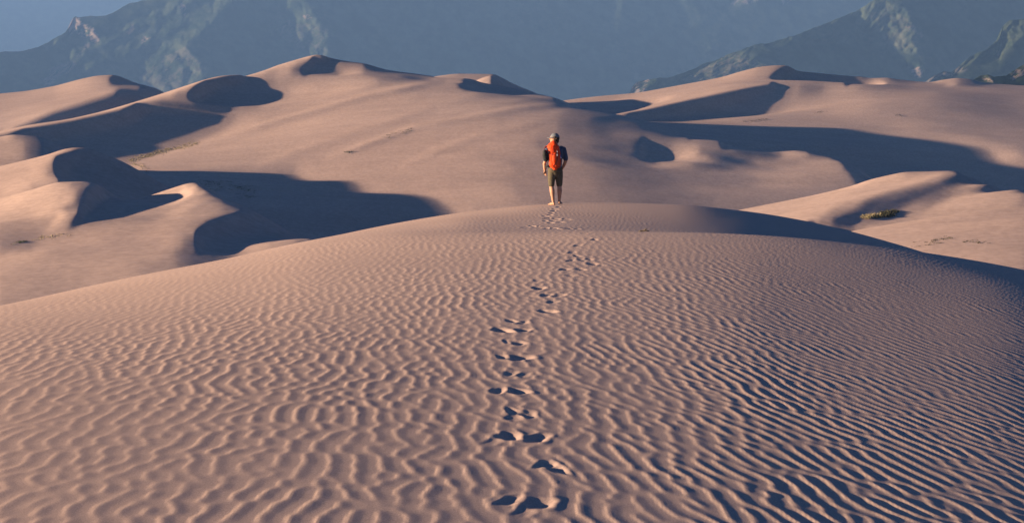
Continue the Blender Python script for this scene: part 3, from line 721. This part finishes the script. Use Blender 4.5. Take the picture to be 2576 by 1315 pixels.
def tufts(name, spots, mat, h, spread, blades, label, cat, seed, width=0.012, group=None, kind='stuff'):
    rr = random.Random(seed)
    vs = []; fs = []
    base = Vector((0, 0, 0))
    for p in spots: base += p
    base /= len(spots)
    for p in spots:
        hh = h * rr.uniform(0.5, 1.25)
        for k in range(blades):
            a = rr.uniform(0, 2 * math.pi); r0 = spread * math.sqrt(rr.random())
            lean = rr.uniform(0.1, 0.9); l = hh * rr.uniform(0.5, 1.1)
            bx, by = math.cos(a) * r0, math.sin(a) * r0
            d = Vector((math.cos(a) * lean, math.sin(a) * lean, 1)).normalized() * l
            q = p - base + Vector((bx, by, -0.04))
            s = Vector((-math.sin(a + 0.7), math.cos(a + 0.7), 0)) * width * rr.uniform(0.7, 1.5)
            i = len(vs)
            mid = q + d * 0.55 + Vector((0, 0, 0.06 * l))
            vs += [q - s, q + s, mid + s * 0.8, mid - s * 0.8, q + d + Vector((0, 0, -0.12 * l * lean))]
            fs += [(i, i + 1, i + 2, i + 3), (i + 3, i + 2, i + 4)]
    me = bpy.data.meshes.new(name); me.from_pydata([tuple(v) for v in vs], [], fs); me.update()
    me.materials.append(mat)
    o = bpy.data.objects.new(name, me); COL.objects.link(o); o.location = base
    return tag(o, label, cat, group, kind)

def along(look, pts, n, wid, seed, bias=0.0):
    rr = random.Random(seed); out = []
    seg = [math.hypot(b[0] - a[0], b[1] - a[1]) for a, b in zip(pts[:-1], pts[1:])]
    tot = sum(seg)
    for i in range(n):
        t = rr.random() * tot
        for (a, b, l) in zip(pts[:-1], pts[1:], seg):
            if t <= l: break
            t -= l
        f = min(t / l, 1)
        u = a[0] + (b[0] - a[0]) * f; v = a[1] + (b[1] - a[1]) * f + rr.gauss(0, wid)
        p = on(look, u + rr.gauss(0, 2.0), v)
        out.append(p + Vector((rr.uniform(-.3, .3), rr.uniform(-.5, .5), 0)))
    return out

tufts('grass_patch', along(L_C, [(326,404),(364,394),(401,384),(438,374),(467,369),(498,359)], 420, 3.2, 1), M_grass_dry, 0.20, 0.35, 9,
      'strip of pale dry grass along the foot of the large dune, beside the left shadow', 'grass', 1, 0.03)
tufts('grass_patch', along(L_C, [(334,410),(352,414),(372,424)], 60, 5, 2), M_grass_dry, 0.22, 0.3, 8,
      'scattered dry tufts on the sand tip between two left shadows', 'grass', 2, 0.03)
tufts('grass_patch', along(L_C, [(972,342),(1000,334),(1036,326)], 36, 2.4, 3), M_grass_green, 0.16, 0.35, 10,
      'thin green grass streak high on the sunlit face of the large central dune', 'grass', 3, 0.03)
tufts('grass_patch', along(L_C, [(870,384),(887,380)], 16, 1.4, 4), M_grass_green, 0.22, 0.3, 10,
      'tiny green tuft low on the sunlit face of the large dune, lower end of the faint streak', 'grass', 4, 0.03)
tufts('grass_patch', along(L_C, [(480,462),(540,466),(590,468),(645,478),(600,488)], 200, 9, 5), M_grass_green, 0.12, 0.5, 9,
      'dark green grass in the shaded hollow behind the left dune peak', 'grass', 5, 0.05)
tufts('grass_patch', along(L_B, [(34,612),(50,608),(68,606)], 34, 1.8, 6), M_grass_green, 0.14, 0.12, 12,
      'low green tuft on the left dune slope near the picture edge', 'grass', 6, 0.012)
tufts('grass_patch', along(L_B, [(88,601),(110,597),(140,593),(175,588)], 50, 2.2, 7), M_grass_dry, 0.15, 0.12, 8,
      'thin line of dry grass on the shaded lower part of the left dune slope', 'grass', 7, 0.012)
tufts('grass_patch', along(L_H, [(2300,619),(2330,610),(2360,604),(2392,596)], 46, 3.6, 8), M_shrub, 0.12, 0.13, 14,
      'long sloping band of low scrub on the right dune, just above the near ridge', 'grass', 8, 0.014)
tufts('grass_patch', along(L_H, [(2430,609),(2450,608),(2472,609)], 24, 2.4, 9), M_shrub, 0.12, 0.12, 14,
      'short row of low scrub farthest right on the sunlit right dune', 'grass', 9, 0.014)
tufts('grass_patch', along(L_F, [(1864,306),(1900,303),(1930,300)], 60, 1.2, 10), M_shrub, 0.22, 0.3, 6,
      'speckle of dark tufts along the upper edge of the long right shadow', 'grass', 10, 0.03)
tufts('grass_patch', along(L_F, [(2050,283),(2082,280)], 24, 1.0, 11), M_shrub, 0.22, 0.3, 6,
      'few faint tufts on the far right dune, above the middle of the long shadow', 'grass', 11, 0.03)
tufts('grass_patch', along(L_F, [(2253,290),(2274,292)], 20, 1.0, 12), M_shrub, 0.22, 0.3, 6,
      'pair of faint specks of scrub on the broad far right slope', 'grass', 12, 0.03)
tufts('grass_patch', along(L_G, [(2168,546),(2186,544),(2200,541)], 90, 2.0, 13), M_grass_dry, 0.22, 0.13, 12,
      'pale yellow grass at the sunny left end of the dark shrub on the right dune', 'grass', 13, 0.014)
tufts('desert_shrub', along(L_G, [(2200,546),(2220,542),(2245,540)], 110, 2.0, 14) + along(L_G, [(2210,538),(2228,536),(2250,530)], 60, 1.5, 15), M_shrub, 0.22, 0.22, 16,
      'dark bushy shrub casting a shadow on the right dune below the crest', 'shrub', 14, 0.022, kind=None)

# a bit of driftwood on the near dune
def tube_mesh(bm, pts, rads, n=8, cap=True):
    rings = []
    for i, (p, r) in enumerate(zip(pts, rads)):
        p = Vector(p)
        d = (Vector(pts[min(i + 1, len(pts) - 1)]) - Vector(pts[max(i - 1, 0)])).normalized()
        rx, ry = r if isinstance(r, tuple) else (r, r)
        up = Vector((0, 1, 0)) if abs(d.y) < 0.9 else Vector((1, 0, 0))
        sx = up.cross(d).normalized(); sy = d.cross(sx).normalized()
        rings.append([bm.verts.new(p + sx * math.cos(2 * math.pi * k / n) * rx + sy * math.sin(2 * math.pi * k / n) * ry) for k in range(n)])
    for a, b in zip(rings[:-1], rings[1:]):
        for k in range(n):
            bm.faces.new((a[k], a[(k + 1) % n], b[(k + 1) % n], b[k]))
    if cap:
        bm.faces.new(rings[0][::-1]); bm.faces.new(rings[-1])
    return bm

def link_bm(name, bm, mat, parent=None, smooth=True):
    bmesh.ops.recalc_face_normals(bm, faces=bm.faces)
    me = bpy.data.meshes.new(name); bm.to_mesh(me); bm.free()
    if smooth: me.polygons.foreach_set('use_smooth', [True] * len(me.polygons))
    me.materials.append(mat)
    o = bpy.data.objects.new(name, me); COL.objects.link(o)
    if parent is not None: o.parent = parent
    return o

def near_z(x, y):
    i = int(np.clip(np.searchsorted(Y_A, y), 1, len(Y_A) - 1)); j = int(np.clip((UC + F * x / y - U_A[0]) / 2.1, 0, len(U_A) - 2))
    return float(ZA[i, j])

M_wood = plain('weathered_wood', (0.09, 0.07, 0.055), 0.9, 0.3, 30)
yw = 27.6; xw = (1619 - UC) / F * yw
bm = bmesh.new()
tube_mesh(bm, [(-0.075, 0, 0.01), (-0.03, 0.01, 0.022), (0.02, 0, 0.03), (0.075, -0.02, 0.02)], [0.006, 0.012, 0.014, 0.004])
tube_mesh(bm, [(0.0, 0, 0.025), (0.02, -0.02, 0.05), (0.05, -0.03, 0.055)], [0.008, 0.006, 0.003])
tube_mesh(bm, [(-0.04, 0, 0.015), (-0.06, -0.03, 0.03)], [0.007, 0.003])
w = link_bm('driftwood', bm, M_wood)
w.location = (xw, yw, near_z(xw, yw))
tag(w, 'small dark forked twig lying on the ripples, right of the footprints', 'twig')

# ------------------------------------------------------------------ the hiker
# figure space: x right, y away from the camera, z up, in metres; 0 at the left foot's ground
PY = 50.0
PX = (1395 - UC) / F * PY
PZ = near_z((1391 - UC) / F * PY, PY)
def P(x, y, z): return Vector((x * 0.01, y * 0.01, z * 0.01))

M_skin = plain('skin', (0.38, 0.205, 0.13), 0.6, 0.06, 30)
M_hair = plain('hair', (0.035, 0.022, 0.015), 0.7)
M_shirt = plain('shirt_cloth', (0.050, 0.068, 0.110), 0.9, 0.15, 25)
M_short = plain('shorts_cloth', (0.080, 0.066, 0.042), 0.9, 0.12, 25)
M_cap = plain('cap_cloth', (0.13, 0.14, 0.155), 0.9, 0.1, 40)
M_pack = plain('pack_nylon', (0.54, 0.050, 0.009), 0.6, 0.12, 18)
M_pack2 = plain('pack_dark_nylon', (0.30, 0.035, 0.012), 0.6, 0.1, 18)
M_web = plain('webbing', (0.02, 0.02, 0.022), 0.8)
M_black = plain('black_padding', (0.016, 0.017, 0.018), 0.7, 0.2, 30)
M_lens = plain('dark_glass', (0.01, 0.01, 0.012), 0.2)
M_white = plain('white_label', (0.75, 0.76, 0.78), 0.5)
M_bottle = plain('bottle_plastic', (0.03, 0.10, 0.30), 0.35)
M_grey = plain('grey_buckle', (0.45, 0.46, 0.50), 0.5)

def ball(bm, c, r, seg=20):
    m = Matrix.Translation(c) @ Matrix.Diagonal((*(r if hasattr(r, '__len__') else (r, r, r)), 1))
    bmesh.ops.create_uvsphere(bm, u_segments=seg, v_segments=seg // 2, radius=1.0, matrix=m)

def limb(bm, pts, rads, n=16):
    tube_mesh(bm, pts, rads, n)
    for p, r in zip(pts, rads):
        rr_ = r if not isinstance(r, tuple) else min(r)
        ball(bm, Vector(p), rr_ * 0.985, 14)

def voxel(bm, name, mat, size, parent=None, smooth_it=6):
    me = bpy.data.meshes.new('tmp'); bm.to_mesh(me); bm.free()
    o = bpy.data.objects.new('tmp', me); COL.objects.link(o)
    md = o.modifiers.new('r', 'REMESH'); md.mode = 'VOXEL'; md.voxel_size = size; md.use_smooth_shade = True
    if smooth_it:
        ms = o.modifiers.new('s', 'SMOOTH'); ms.iterations = smooth_it; ms.factor = 0.5
    dg = bpy.context.evaluated_depsgraph_get(); dg.update()
    nm = bpy.data.meshes.new_from_object(o.evaluated_get(dg))
    bpy.data.objects.remove(o)
    nm.name = name; nm.materials.clear(); nm.materials.append(mat)
    nm.polygons.foreach_set('use_smooth', [True] * len(nm.polygons))
    q = bpy.data.objects.new(name, nm); COL.objects.link(q)
    if parent is not None: q.parent = parent
    return q

def c(*pts): return [P(*p) for p in pts]
def rcm(*r): return [x * 0.01 if not isinstance(x, tuple) else (x[0] * 0.01, x[1] * 0.01) for x in r]

bm = bmesh.new()
# torso
limb(bm, c((1, 0, 84), (1, 0, 92), (1.5, -0.5, 103), (2, 0, 116), (2.5, 0, 130), (3, 0, 139), (3.3, 0.5, 146)),
     [(0.150, 0.105), (0.165, 0.115), (0.140, 0.098), (0.150, 0.105), (0.185, 0.115), (0.165, 0.095), (0.070, 0.065)])
# neck and head, turned to the left
limb(bm, c((3.2, 1, 144), (2.8, 1.6, 152), (1.5, 2, 159)), rcm(6.6, 5.6, 5.8))
ball(bm, P(0.2, 2.4, 167.5), (0.098, 0.080, 0.112))
ball(bm, P(3.0, 1.8, 168.0), (0.085, 0.076, 0.096))
limb(bm, c((-1, 2.6, 160), (-6.2, 4.0, 158.8)), rcm(6.0, 3.4))                 # jaw and chin
limb(bm, c((-9.0, 5.0, 168.5), (-11.2, 5.8, 165.4), (-9.2, 5.2, 164.0)), rcm(1.1, 1.3, 1.0))   # nose
limb(bm, c((-8.0, 3.4, 161.6), (-8.6, 5.6, 161.6)), rcm(1.1, 1.0))             # lips
limb(bm, c((-8.2, 1.6, 170.2), (-8.9, 5.0, 170.6), (-7.4, 8.2, 170.2)), rcm(1.4, 1.3, 1.3))     # brow
limb(bm, c((0.6, -5.6, 169.2), (1.4, -6.5, 167.0), (0.7, -5.7, 164.4)), rcm(1.1, 1.3, 0.8))    # ear
# legs, feet bare
def leg(hip, knee, calf, ankle, heel, toe):
    limb(bm, [hip, hip.lerp(knee, 0.5), knee, calf, calf.lerp(ankle, 0.55), ankle], rcm(8.6, 7.6, 5.3, 5.9, 4.2, 3.2))
    limb(bm, [ankle, heel + P(0, 0, 3.2), heel.lerp(toe, 0.5) + P(0, 0, 3.4), toe + P(0, 0, 1.9)], rcm(3.5, 3.4, 3.3, 2.6))
    side = (toe - heel).normalized().cross(Vector((0, 0, 1)))
    for k, (o_, l_) in enumerate(((-2.8, 2.6), (-1.2, 3.0), (0.2, 2.8), (1.6, 2.4), (2.8, 1.8))):
        q = toe + side * o_ * 0.01 + P(0, 0, 1.3)
        limb(bm, [q, q + (toe - heel).normalized() * l_ * 0.01], rcm(1.2 if k else 1.5, 1.0 if k else 1.3), 8)
leg(P(-6.5, 0, 86), P(-7.8, 1, 48), P(-6.8, -1.4, 34), P(-3.6, 0.5, 9), P(-3.4, -4, 0), P(-7.0, 15, 0))
leg(P(9.5, 0, 86), P(12.0, 1, 49), P(11.8, -1.4, 35), P(11.6, 0.5, 11), P(10.4, -3, 2.4), P(20.5, 13, 2.2))
# left arm hanging, right arm bent forward to the hip
limb(bm, c((-14, 0, 140), (-19.5, 0, 137), (-23.5, -1.5, 112), (-25.6, 1, 104), (-24.6, 3, 94), (-23.0, 5, 86)), rcm(5.2, 5.0, 4.2, 3.9, 3.2, 2.5))
limb(bm, c((17, 0, 142), (22.0, 0, 139), (26.0, -3, 118), (26.6, -2, 110), (23.2, 4, 97), (18.5, 10, 86)), rcm(5.2, 5.2, 4.6, 4.4, 3.6, 2.8))
def hand(wrist, dirv, palm_n, curl, flip=1):
    """palm, four fingers bent at two knuckles and a thumb from the side of the palm"""
    d = dirv.normalized(); n_ = palm_n.normalized(); s = d.cross(n_).normalized() * flip
    pc = wrist + d * 0.045
    limb(bm, [wrist, pc, wrist + d * 0.085], [(0.027, 0.018), (0.040, 0.016), (0.040, 0.014)], 12)
    for k, (o_, l_) in enumerate(((-0.030, 0.070), (-0.010, 0.078), (0.010, 0.073), (0.029, 0.058))):
        a = wrist + d * 0.083 + s * o_
        b_ = a + (d * math.cos(curl * 0.5) + n_ * math.sin(curl * 0.5)) * l_ * 0.45
        e = b_ + (d * math.cos(curl) + n_ * math.sin(curl)) * l_ * 0.32
        g = e + (d * math.cos(curl * 1.5) + n_ * math.sin(curl * 1.5)) * l_ * 0.25
        limb(bm, [a, b_, e, g], [0.0092, 0.0088, 0.0080, 0.0070], 8)
    t0 = wrist + d * 0.025 - s * 0.030
    t1 = t0 - s * 0.022 + d * 0.028 + n_ * 0.012; t2 = t1 + d * 0.030 + n_ * 0.016 + s * 0.004
    limb(bm, [t0, t1, t2], [0.012, 0.0105, 0.0085], 8)
hand(P(-23.0, 5, 86), Vector((0.12, 0.15, -1)), Vector((1, 0.3, 0.1)), 0.9)
hand(P(18.5, 10, 86), Vector((-0.55, 0.35, -0.8)), Vector((-0.8, -0.5, 0.2)), 0.5, -1)
person = voxel(bm, 'person', M_skin, 0.0055, None, 3)
person.location = (PX, PY, PZ)
ROT = math.radians(18)
person.rotation_euler = (0, 0, ROT); person.scale = (1.06, 1, 1)
tag(person, 'hiker seen from behind, barefoot, grey cap, khaki shorts, head turned left on the dune crest', 'person')

def shell(name, parts, mat, size=0.007, it=5):
    b_ = bmesh.new()
    for pts, rads in parts: limb(b_, pts, rads)
    return voxel(b_, name, mat, size, person, it)

shell('shirt', [
    (c((1, 0, 90), (1.5, -0.3, 100), (2, 0, 116), (2.5, 0, 130), (3, 0, 140), (3.2, 0.4, 146.5)), [(0.165, 0.120), (0.162, 0.118), (0.170, 0.122), (0.200, 0.130), (0.182, 0.108), (0.075, 0.070)]),
    (c((-12, 0, 141), (-19.5, 0, 138), (-22.6, -1.0, 120), (-23.4, -1.4, 114)), rcm(6.0, 6.4, 6.2, 6.2)),
    (c((16, 0, 143), (22.2, 0, 140), (25.4, -2.4, 123), (26.2, -3, 116)), rcm(6.0, 6.6, 6.4, 6.4))], M_shirt)
shell('shorts', [
    (c((1, 0, 82), (1, 0, 88), (1.2, 0, 96)), [(0.172, 0.130), (0.182, 0.135), (0.165, 0.122)]),
    (c((-7.0, 0, 84), (-7.6, 0.4, 70), (-8.0, 0.8, 58), (-8.0, 1, 51.5)), rcm(10.2, 9.4, 8.0, 7.5)),
    (c((9.8, 0, 84), (10.8, 0.4, 70), (11.7, 0.8, 58), (12.0, 1, 51.5)), rcm(10.2, 9.4, 8.0, 7.4))], M_short)
# hair below the cap
b_ = bmesh.new()
ball(b_, P(2.6, 1.2, 167.0), (0.094, 0.086, 0.098))
limb(b_, c((5, 1, 164), (6.2, 1.2, 159)), rcm(6.2, 4.6))
limb(b_, c((-1.5, -5.6, 171), (-1.6, -5.9, 167.5)), rcm(2.2, 1.2))
voxel(b_, 'hair', M_hair, 0.006, person, 3)
# cap
b_ = bmesh.new()
bmesh.ops.create_uvsphere(b_, u_segments=28, v_segments=16, radius=1.0, matrix=Matrix.Translation(P(1.2, 2, 169.5)) @ Matrix.Rotation(-0.10, 4, 'Y') @ Matrix.Diagonal((0.113, 0.094, 0.112, 1)))
bmesh.ops.delete(b_, geom=[v for v in b_.verts if v.co.z < 1.690 - 0.12 * (v.co.x - 0.012)], context='VERTS')
bmesh.ops.solidify(b_, geom=b_.faces[:], thickness=0.004)
cap = link_bm('cap', b_, M_cap, person)
b_ = bmesh.new()
ring = []
for lay, dz in ((0, 0.0), (1, -0.004)):
    row = []
    for k in range(9):
        a = math.pi / 2 + math.pi * k / 8
        inner = Vector((0.012 + 0.108 * math.cos(a) * 0.95 - 0.0, 0.02 + 0.088 * math.sin(a), 1.700 + dz))
        outer = Vector((0.012 - 0.085 + 0.105 * math.cos(a), 0.035 + 0.078 * math.sin(a), 1.688 + dz - 0.010 * abs(math.sin(a))))
        row.append((b_.verts.new(inner), b_.verts.new(outer)))
    ring.append(row)
for k in range(8):
    b_.faces.new((ring[0][k][0], ring[0][k + 1][0], ring[0][k + 1][1], ring[0][k][1]))
    b_.faces.new((ring[1][k][0], ring[1][k][1], ring[1][k + 1][1], ring[1][k + 1][0]))
    b_.faces.new((ring[0][k][1], ring[0][k + 1][1], ring[1][k + 1][1], ring[1][k][1]))
link_bm('visor', b_, M_cap, cap)
# sunglasses
b_ = bmesh.new()
for yy in (0.6, 6.8):
    ball(b_, P(-9.3, yy, 168.2), (0.012, 0.026, 0.020), 12)
limb(b_, c((-9.2, 0, 169), (-3, -5.6, 168.8), (0.5, -6.3, 168.2)), rcm(0.4, 0.4, 0.4), 6)
limb(b_, c((-9.9, 1, 169), (-10.2, 6, 169)), rcm(0.4, 0.4), 6)
link_bm('sunglasses', b_, M_lens, person)

# backpack, a thing of its own worn on the back
def thing(name, label, cat, loc, group=None):
    o = bpy.data.objects.new(name, None); COL.objects.link(o); o.empty_display_size = 0.2
    o.location = loc; o.rotation_euler = (0, 0, ROT + 0.14); o.scale = (0.97, 1, 1)
    return tag(o, label, cat, group)
pack = thing('backpack', 'tall orange hiking backpack with black straps worn by the hiker', 'backpack', (PX - 0.085, PY, PZ))
def sh(name, parts, mat, parent, size=0.007, it=3):
    b2 = bmesh.new()
    for pts, rads in parts: limb(b2, pts, rads)
    return voxel(b2, name, mat, size, parent, it)
BY = -20.5
body = sh('main_bag', [(c((0.0, BY + 1, 96.5), (-1.2, BY, 103), (-2.0, BY, 118), (-2.6, BY - 0.5, 132), (-2.8, BY + 1, 143), (-2.2, BY + 3, 149)),
     [(0.125, 0.085), (0.155, 0.095), (0.165, 0.100), (0.170, 0.102), (0.155, 0.098), (0.115, 0.080)])], M_pack, pack)
sh('lid', [(c((-4.0, BY + 3, 143), (-4.2, BY + 1.5, 148.5), (-3.5, BY + 2.5, 153.5)), [(0.160, 0.128), (0.165, 0.125), (0.125, 0.090)])], M_pack, pack)
sh('front_pocket', [(c((-1.0, BY - 7, 101), (-2.0, BY - 8.5, 112), (-2.6, BY - 8.5, 124), (-2.8, BY - 7, 133)), [(0.085, 0.045), (0.105, 0.052), (0.100, 0.050), (0.060, 0.040)])], M_pack, pack)
for sx, zz in ((13.2, 108),):
    sh('side_pocket', [(c((sx - 1, BY + 3, zz - 10), (sx, BY + 3, zz), (sx, BY + 3, zz + 9)), [(0.045, 0.065), (0.055, 0.075), (0.052, 0.072)])], M_pack2, pack)
def strap(name, pts, w, parent, mat=M_web):
    b2 = bmesh.new(); prev = None
    rows_ = []
    for i, p in enumerate(pts):
        d = (pts[min(i + 1, len(pts) - 1)] - pts[max(i - 1, 0)]).normalized()
        s_ = d.cross(Vector((0, 1, 0)))
        s_ = s_.normalized() * w if s_.length > 0.1 else Vector((1, 0, 0)) * w
        t_ = Vector((0, -0.004, 0))
        rows_.append([b2.verts.new(p - s_), b2.verts.new(p + s_), b2.verts.new(p + s_ + t_), b2.verts.new(p - s_ + t_)])
    for a, b3 in zip(rows_[:-1], rows_[1:]):
        for k in range(4): b2.faces.new((a[k], a[(k + 1) % 4], b3[(k + 1) % 4], b3[k]))
    b2.faces.new(rows_[0]); b2.faces.new(rows_[-1][::-1])
    return link_bm(name, b2, mat, parent, False)
fy = BY - 14.4
strap('lid_strap', c((-7.5, fy + 1.0, 147), (-4.8, fy - 0.6, 141.5), (-2.4, fy - 1.0, 137)), 0.007, pack, M_pack2)
strap('lid_strap', c((3.2, fy + 1.0, 147), (0.4, fy - 0.6, 141.5), (-2.0, fy - 1.0, 137)), 0.007, pack, M_pack2)
strap('daisy_chain', c((-2.2, fy - 1.2, 139), (-2.4, fy - 1.4, 130), (-2.0, fy - 1.5, 120), (-2.6, fy - 1.0, 112), (-7.0, fy + 0.4, 104), (-11, fy + 4, 99)), 0.008, pack)
for bz, bh in ((134.6, 0.020), (126.5, 0.030)):
    b2 = bmesh.new(); ball(b2, P(-2.3, fy - 1.9, bz), (0.012, 0.006, bh), 10)
    link_bm('buckle', b2, M_grey, pack)
strap('compression_strap', c((-18.6, BY + 3, 128), (-14, fy + 5.0, 128), (-10, fy + 1.8, 127)), 0.007, pack)
strap('shoulder_strap', c((-9, BY + 12, 150), (-12.5, -10, 149), (-14, 2, 147.5), (-14, 11, 140), (-14, 13.5, 128), (-15, 8, 112)), 0.022, pack, M_pack2)
strap('shoulder_strap', c((8, BY + 12, 150), (12.5, -10, 150), (15.5, 2, 148), (15, 11.5, 141), (15, 13.5, 128), (16, 8, 112)), 0.022, pack, M_pack2)
sh('hip_belt', [(c((-15.5, -10, 98), (-18.0, 0, 97.5), (-14, 10, 97.5), (0, 14, 97), (15, 10, 97.5), (19, 0, 97.5), (16.5, -10, 98)), rcm(2.6, 2.4, 2.2, 2.0, 2.2, 2.4, 2.6))], M_black, pack)

bottle = thing('water_bottle', 'blue and white water bottle in the right side pocket of the orange backpack', 'bottle', (PX - 0.085, PY, PZ))
b2 = bmesh.new(); tube_mesh(b2, c((14.6, BY + 3, 104), (14.8, BY + 3, 106), (15.2, BY + 3, 122), (15.3, BY + 3, 125), (15.4, BY + 3, 127)), rcm(3.2, 3.7, 3.7, 3.0, 1.9), 20)
link_bm('bottle_body', b2, M_bottle, bottle)
b2 = bmesh.new(); tube_mesh(b2, c((15.05, BY + 3, 117.0), (15.12, BY + 3, 120.5)), rcm(3.85, 3.85), 20)
link_bm('label_band', b2, M_white, bottle)
b2 = bmesh.new(); tube_mesh(b2, c((15.4, BY + 3, 126.6), (15.45, BY + 3, 130)), rcm(2.2, 2.1), 16)
link_bm('screw_cap', b2, M_black, bottle)

case = thing('camera_case', 'black padded camera case strapped at the left side of the backpack', 'case', (PX - 0.045, PY - 0.07, PZ))
sh('padded_body', [(c((-26.8, -8, 134), (-26.8, -8, 126), (-25.2, -8, 115)), [(0.066, 0.060), (0.076, 0.066), (0.068, 0.060)]),
                   (c((-20, -8, 131), (-19.5, -8, 117)), [(0.045, 0.05), (0.045, 0.05)])], M_black, case)
b2 = bmesh.new(); tube_mesh(b2, c((-29.0, -13.0, 133.8), (-28.6, -14.6, 134)), rcm(4.6, 4.2), 20)
link_bm('round_end', b2, M_lens, case)
b2 = bmesh.new(); ball(b2, P(-21.4, -14.6, 133.6), (0.012, 0.008, 0.013), 10)
link_bm('clip', b2, M_grey, case)

lead = bpy.data.objects.new('hand_strap', None)
b2 = bmesh.new()
limb(b2, c((-28.6, 2, 77.6), (-25.2, 1, 82.2), (-22.6, 1.5, 86.2), (-20.2, 2, 92), (-19.4, -2, 104), (-18.6, -8, 112)), rcm(1.0, 0.9, 1.0, 0.6, 0.6, 0.6), 10)
limb(b2, c((-22.6, 1.5, 86.2), (-19.6, 0, 84.5)), rcm(0.9, 0.6), 10)
hs = link_bm('hand_strap', b2, M_web)
hs.location = (PX, PY, PZ); hs.rotation_euler = (0, 0, ROT); hs.scale = (1.06, 1, 1)
tag(hs, 'thin black strap with a short stiff end held in the left hand of the hiker', 'strap')
bpy.data.objects.remove(lead)

#REST
# ------------------------------------------------------------------ air
def haze():
    m = bpy.data.materials.new('haze'); m.use_nodes = True
    t = m.node_tree
    for n in list(t.nodes):
        if n.type == 'BSDF_PRINCIPLED': t.nodes.remove(n)
    o = [n for n in t.nodes if n.type == 'OUTPUT_MATERIAL'][0]
    v = t.nodes.new('ShaderNodeVolumePrincipled')
    v.inputs['Color'].default_value = (0.205, 0.385, 0.735, 1)
    v.inputs['Density'].default_value = HAZE
    v.inputs['Anisotropy'].default_value = 0.0
    t.links.new(v.outputs[0], o.inputs['Volume'])
    bm = bmesh.new()
    x0, x1, y0, y1, z0, z1 = -9500, 9500, -450, 16500, -56.5, 650
    vs = [bm.verts.new((x, y, z)) for z in (z0, z1) for y in (y0, y1) for x in (x0, x1)]
    for f in ((0,2,3,1),(4,5,7,6),(0,1,5,4),(2,6,7,3),(0,4,6,2),(1,3,7,5)):
        bm.faces.new([vs[i] for i in f])
    me = bpy.data.meshes.new('haze'); bm.to_mesh(me); bm.free()
    me.materials.append(m)
    h = bpy.data.objects.new('haze', me); COL.objects.link(h)
    tag(h, 'pale blue haze filling the air in front of the mountains', 'haze', kind='stuff')
HAZE = 1.22e-4
haze()
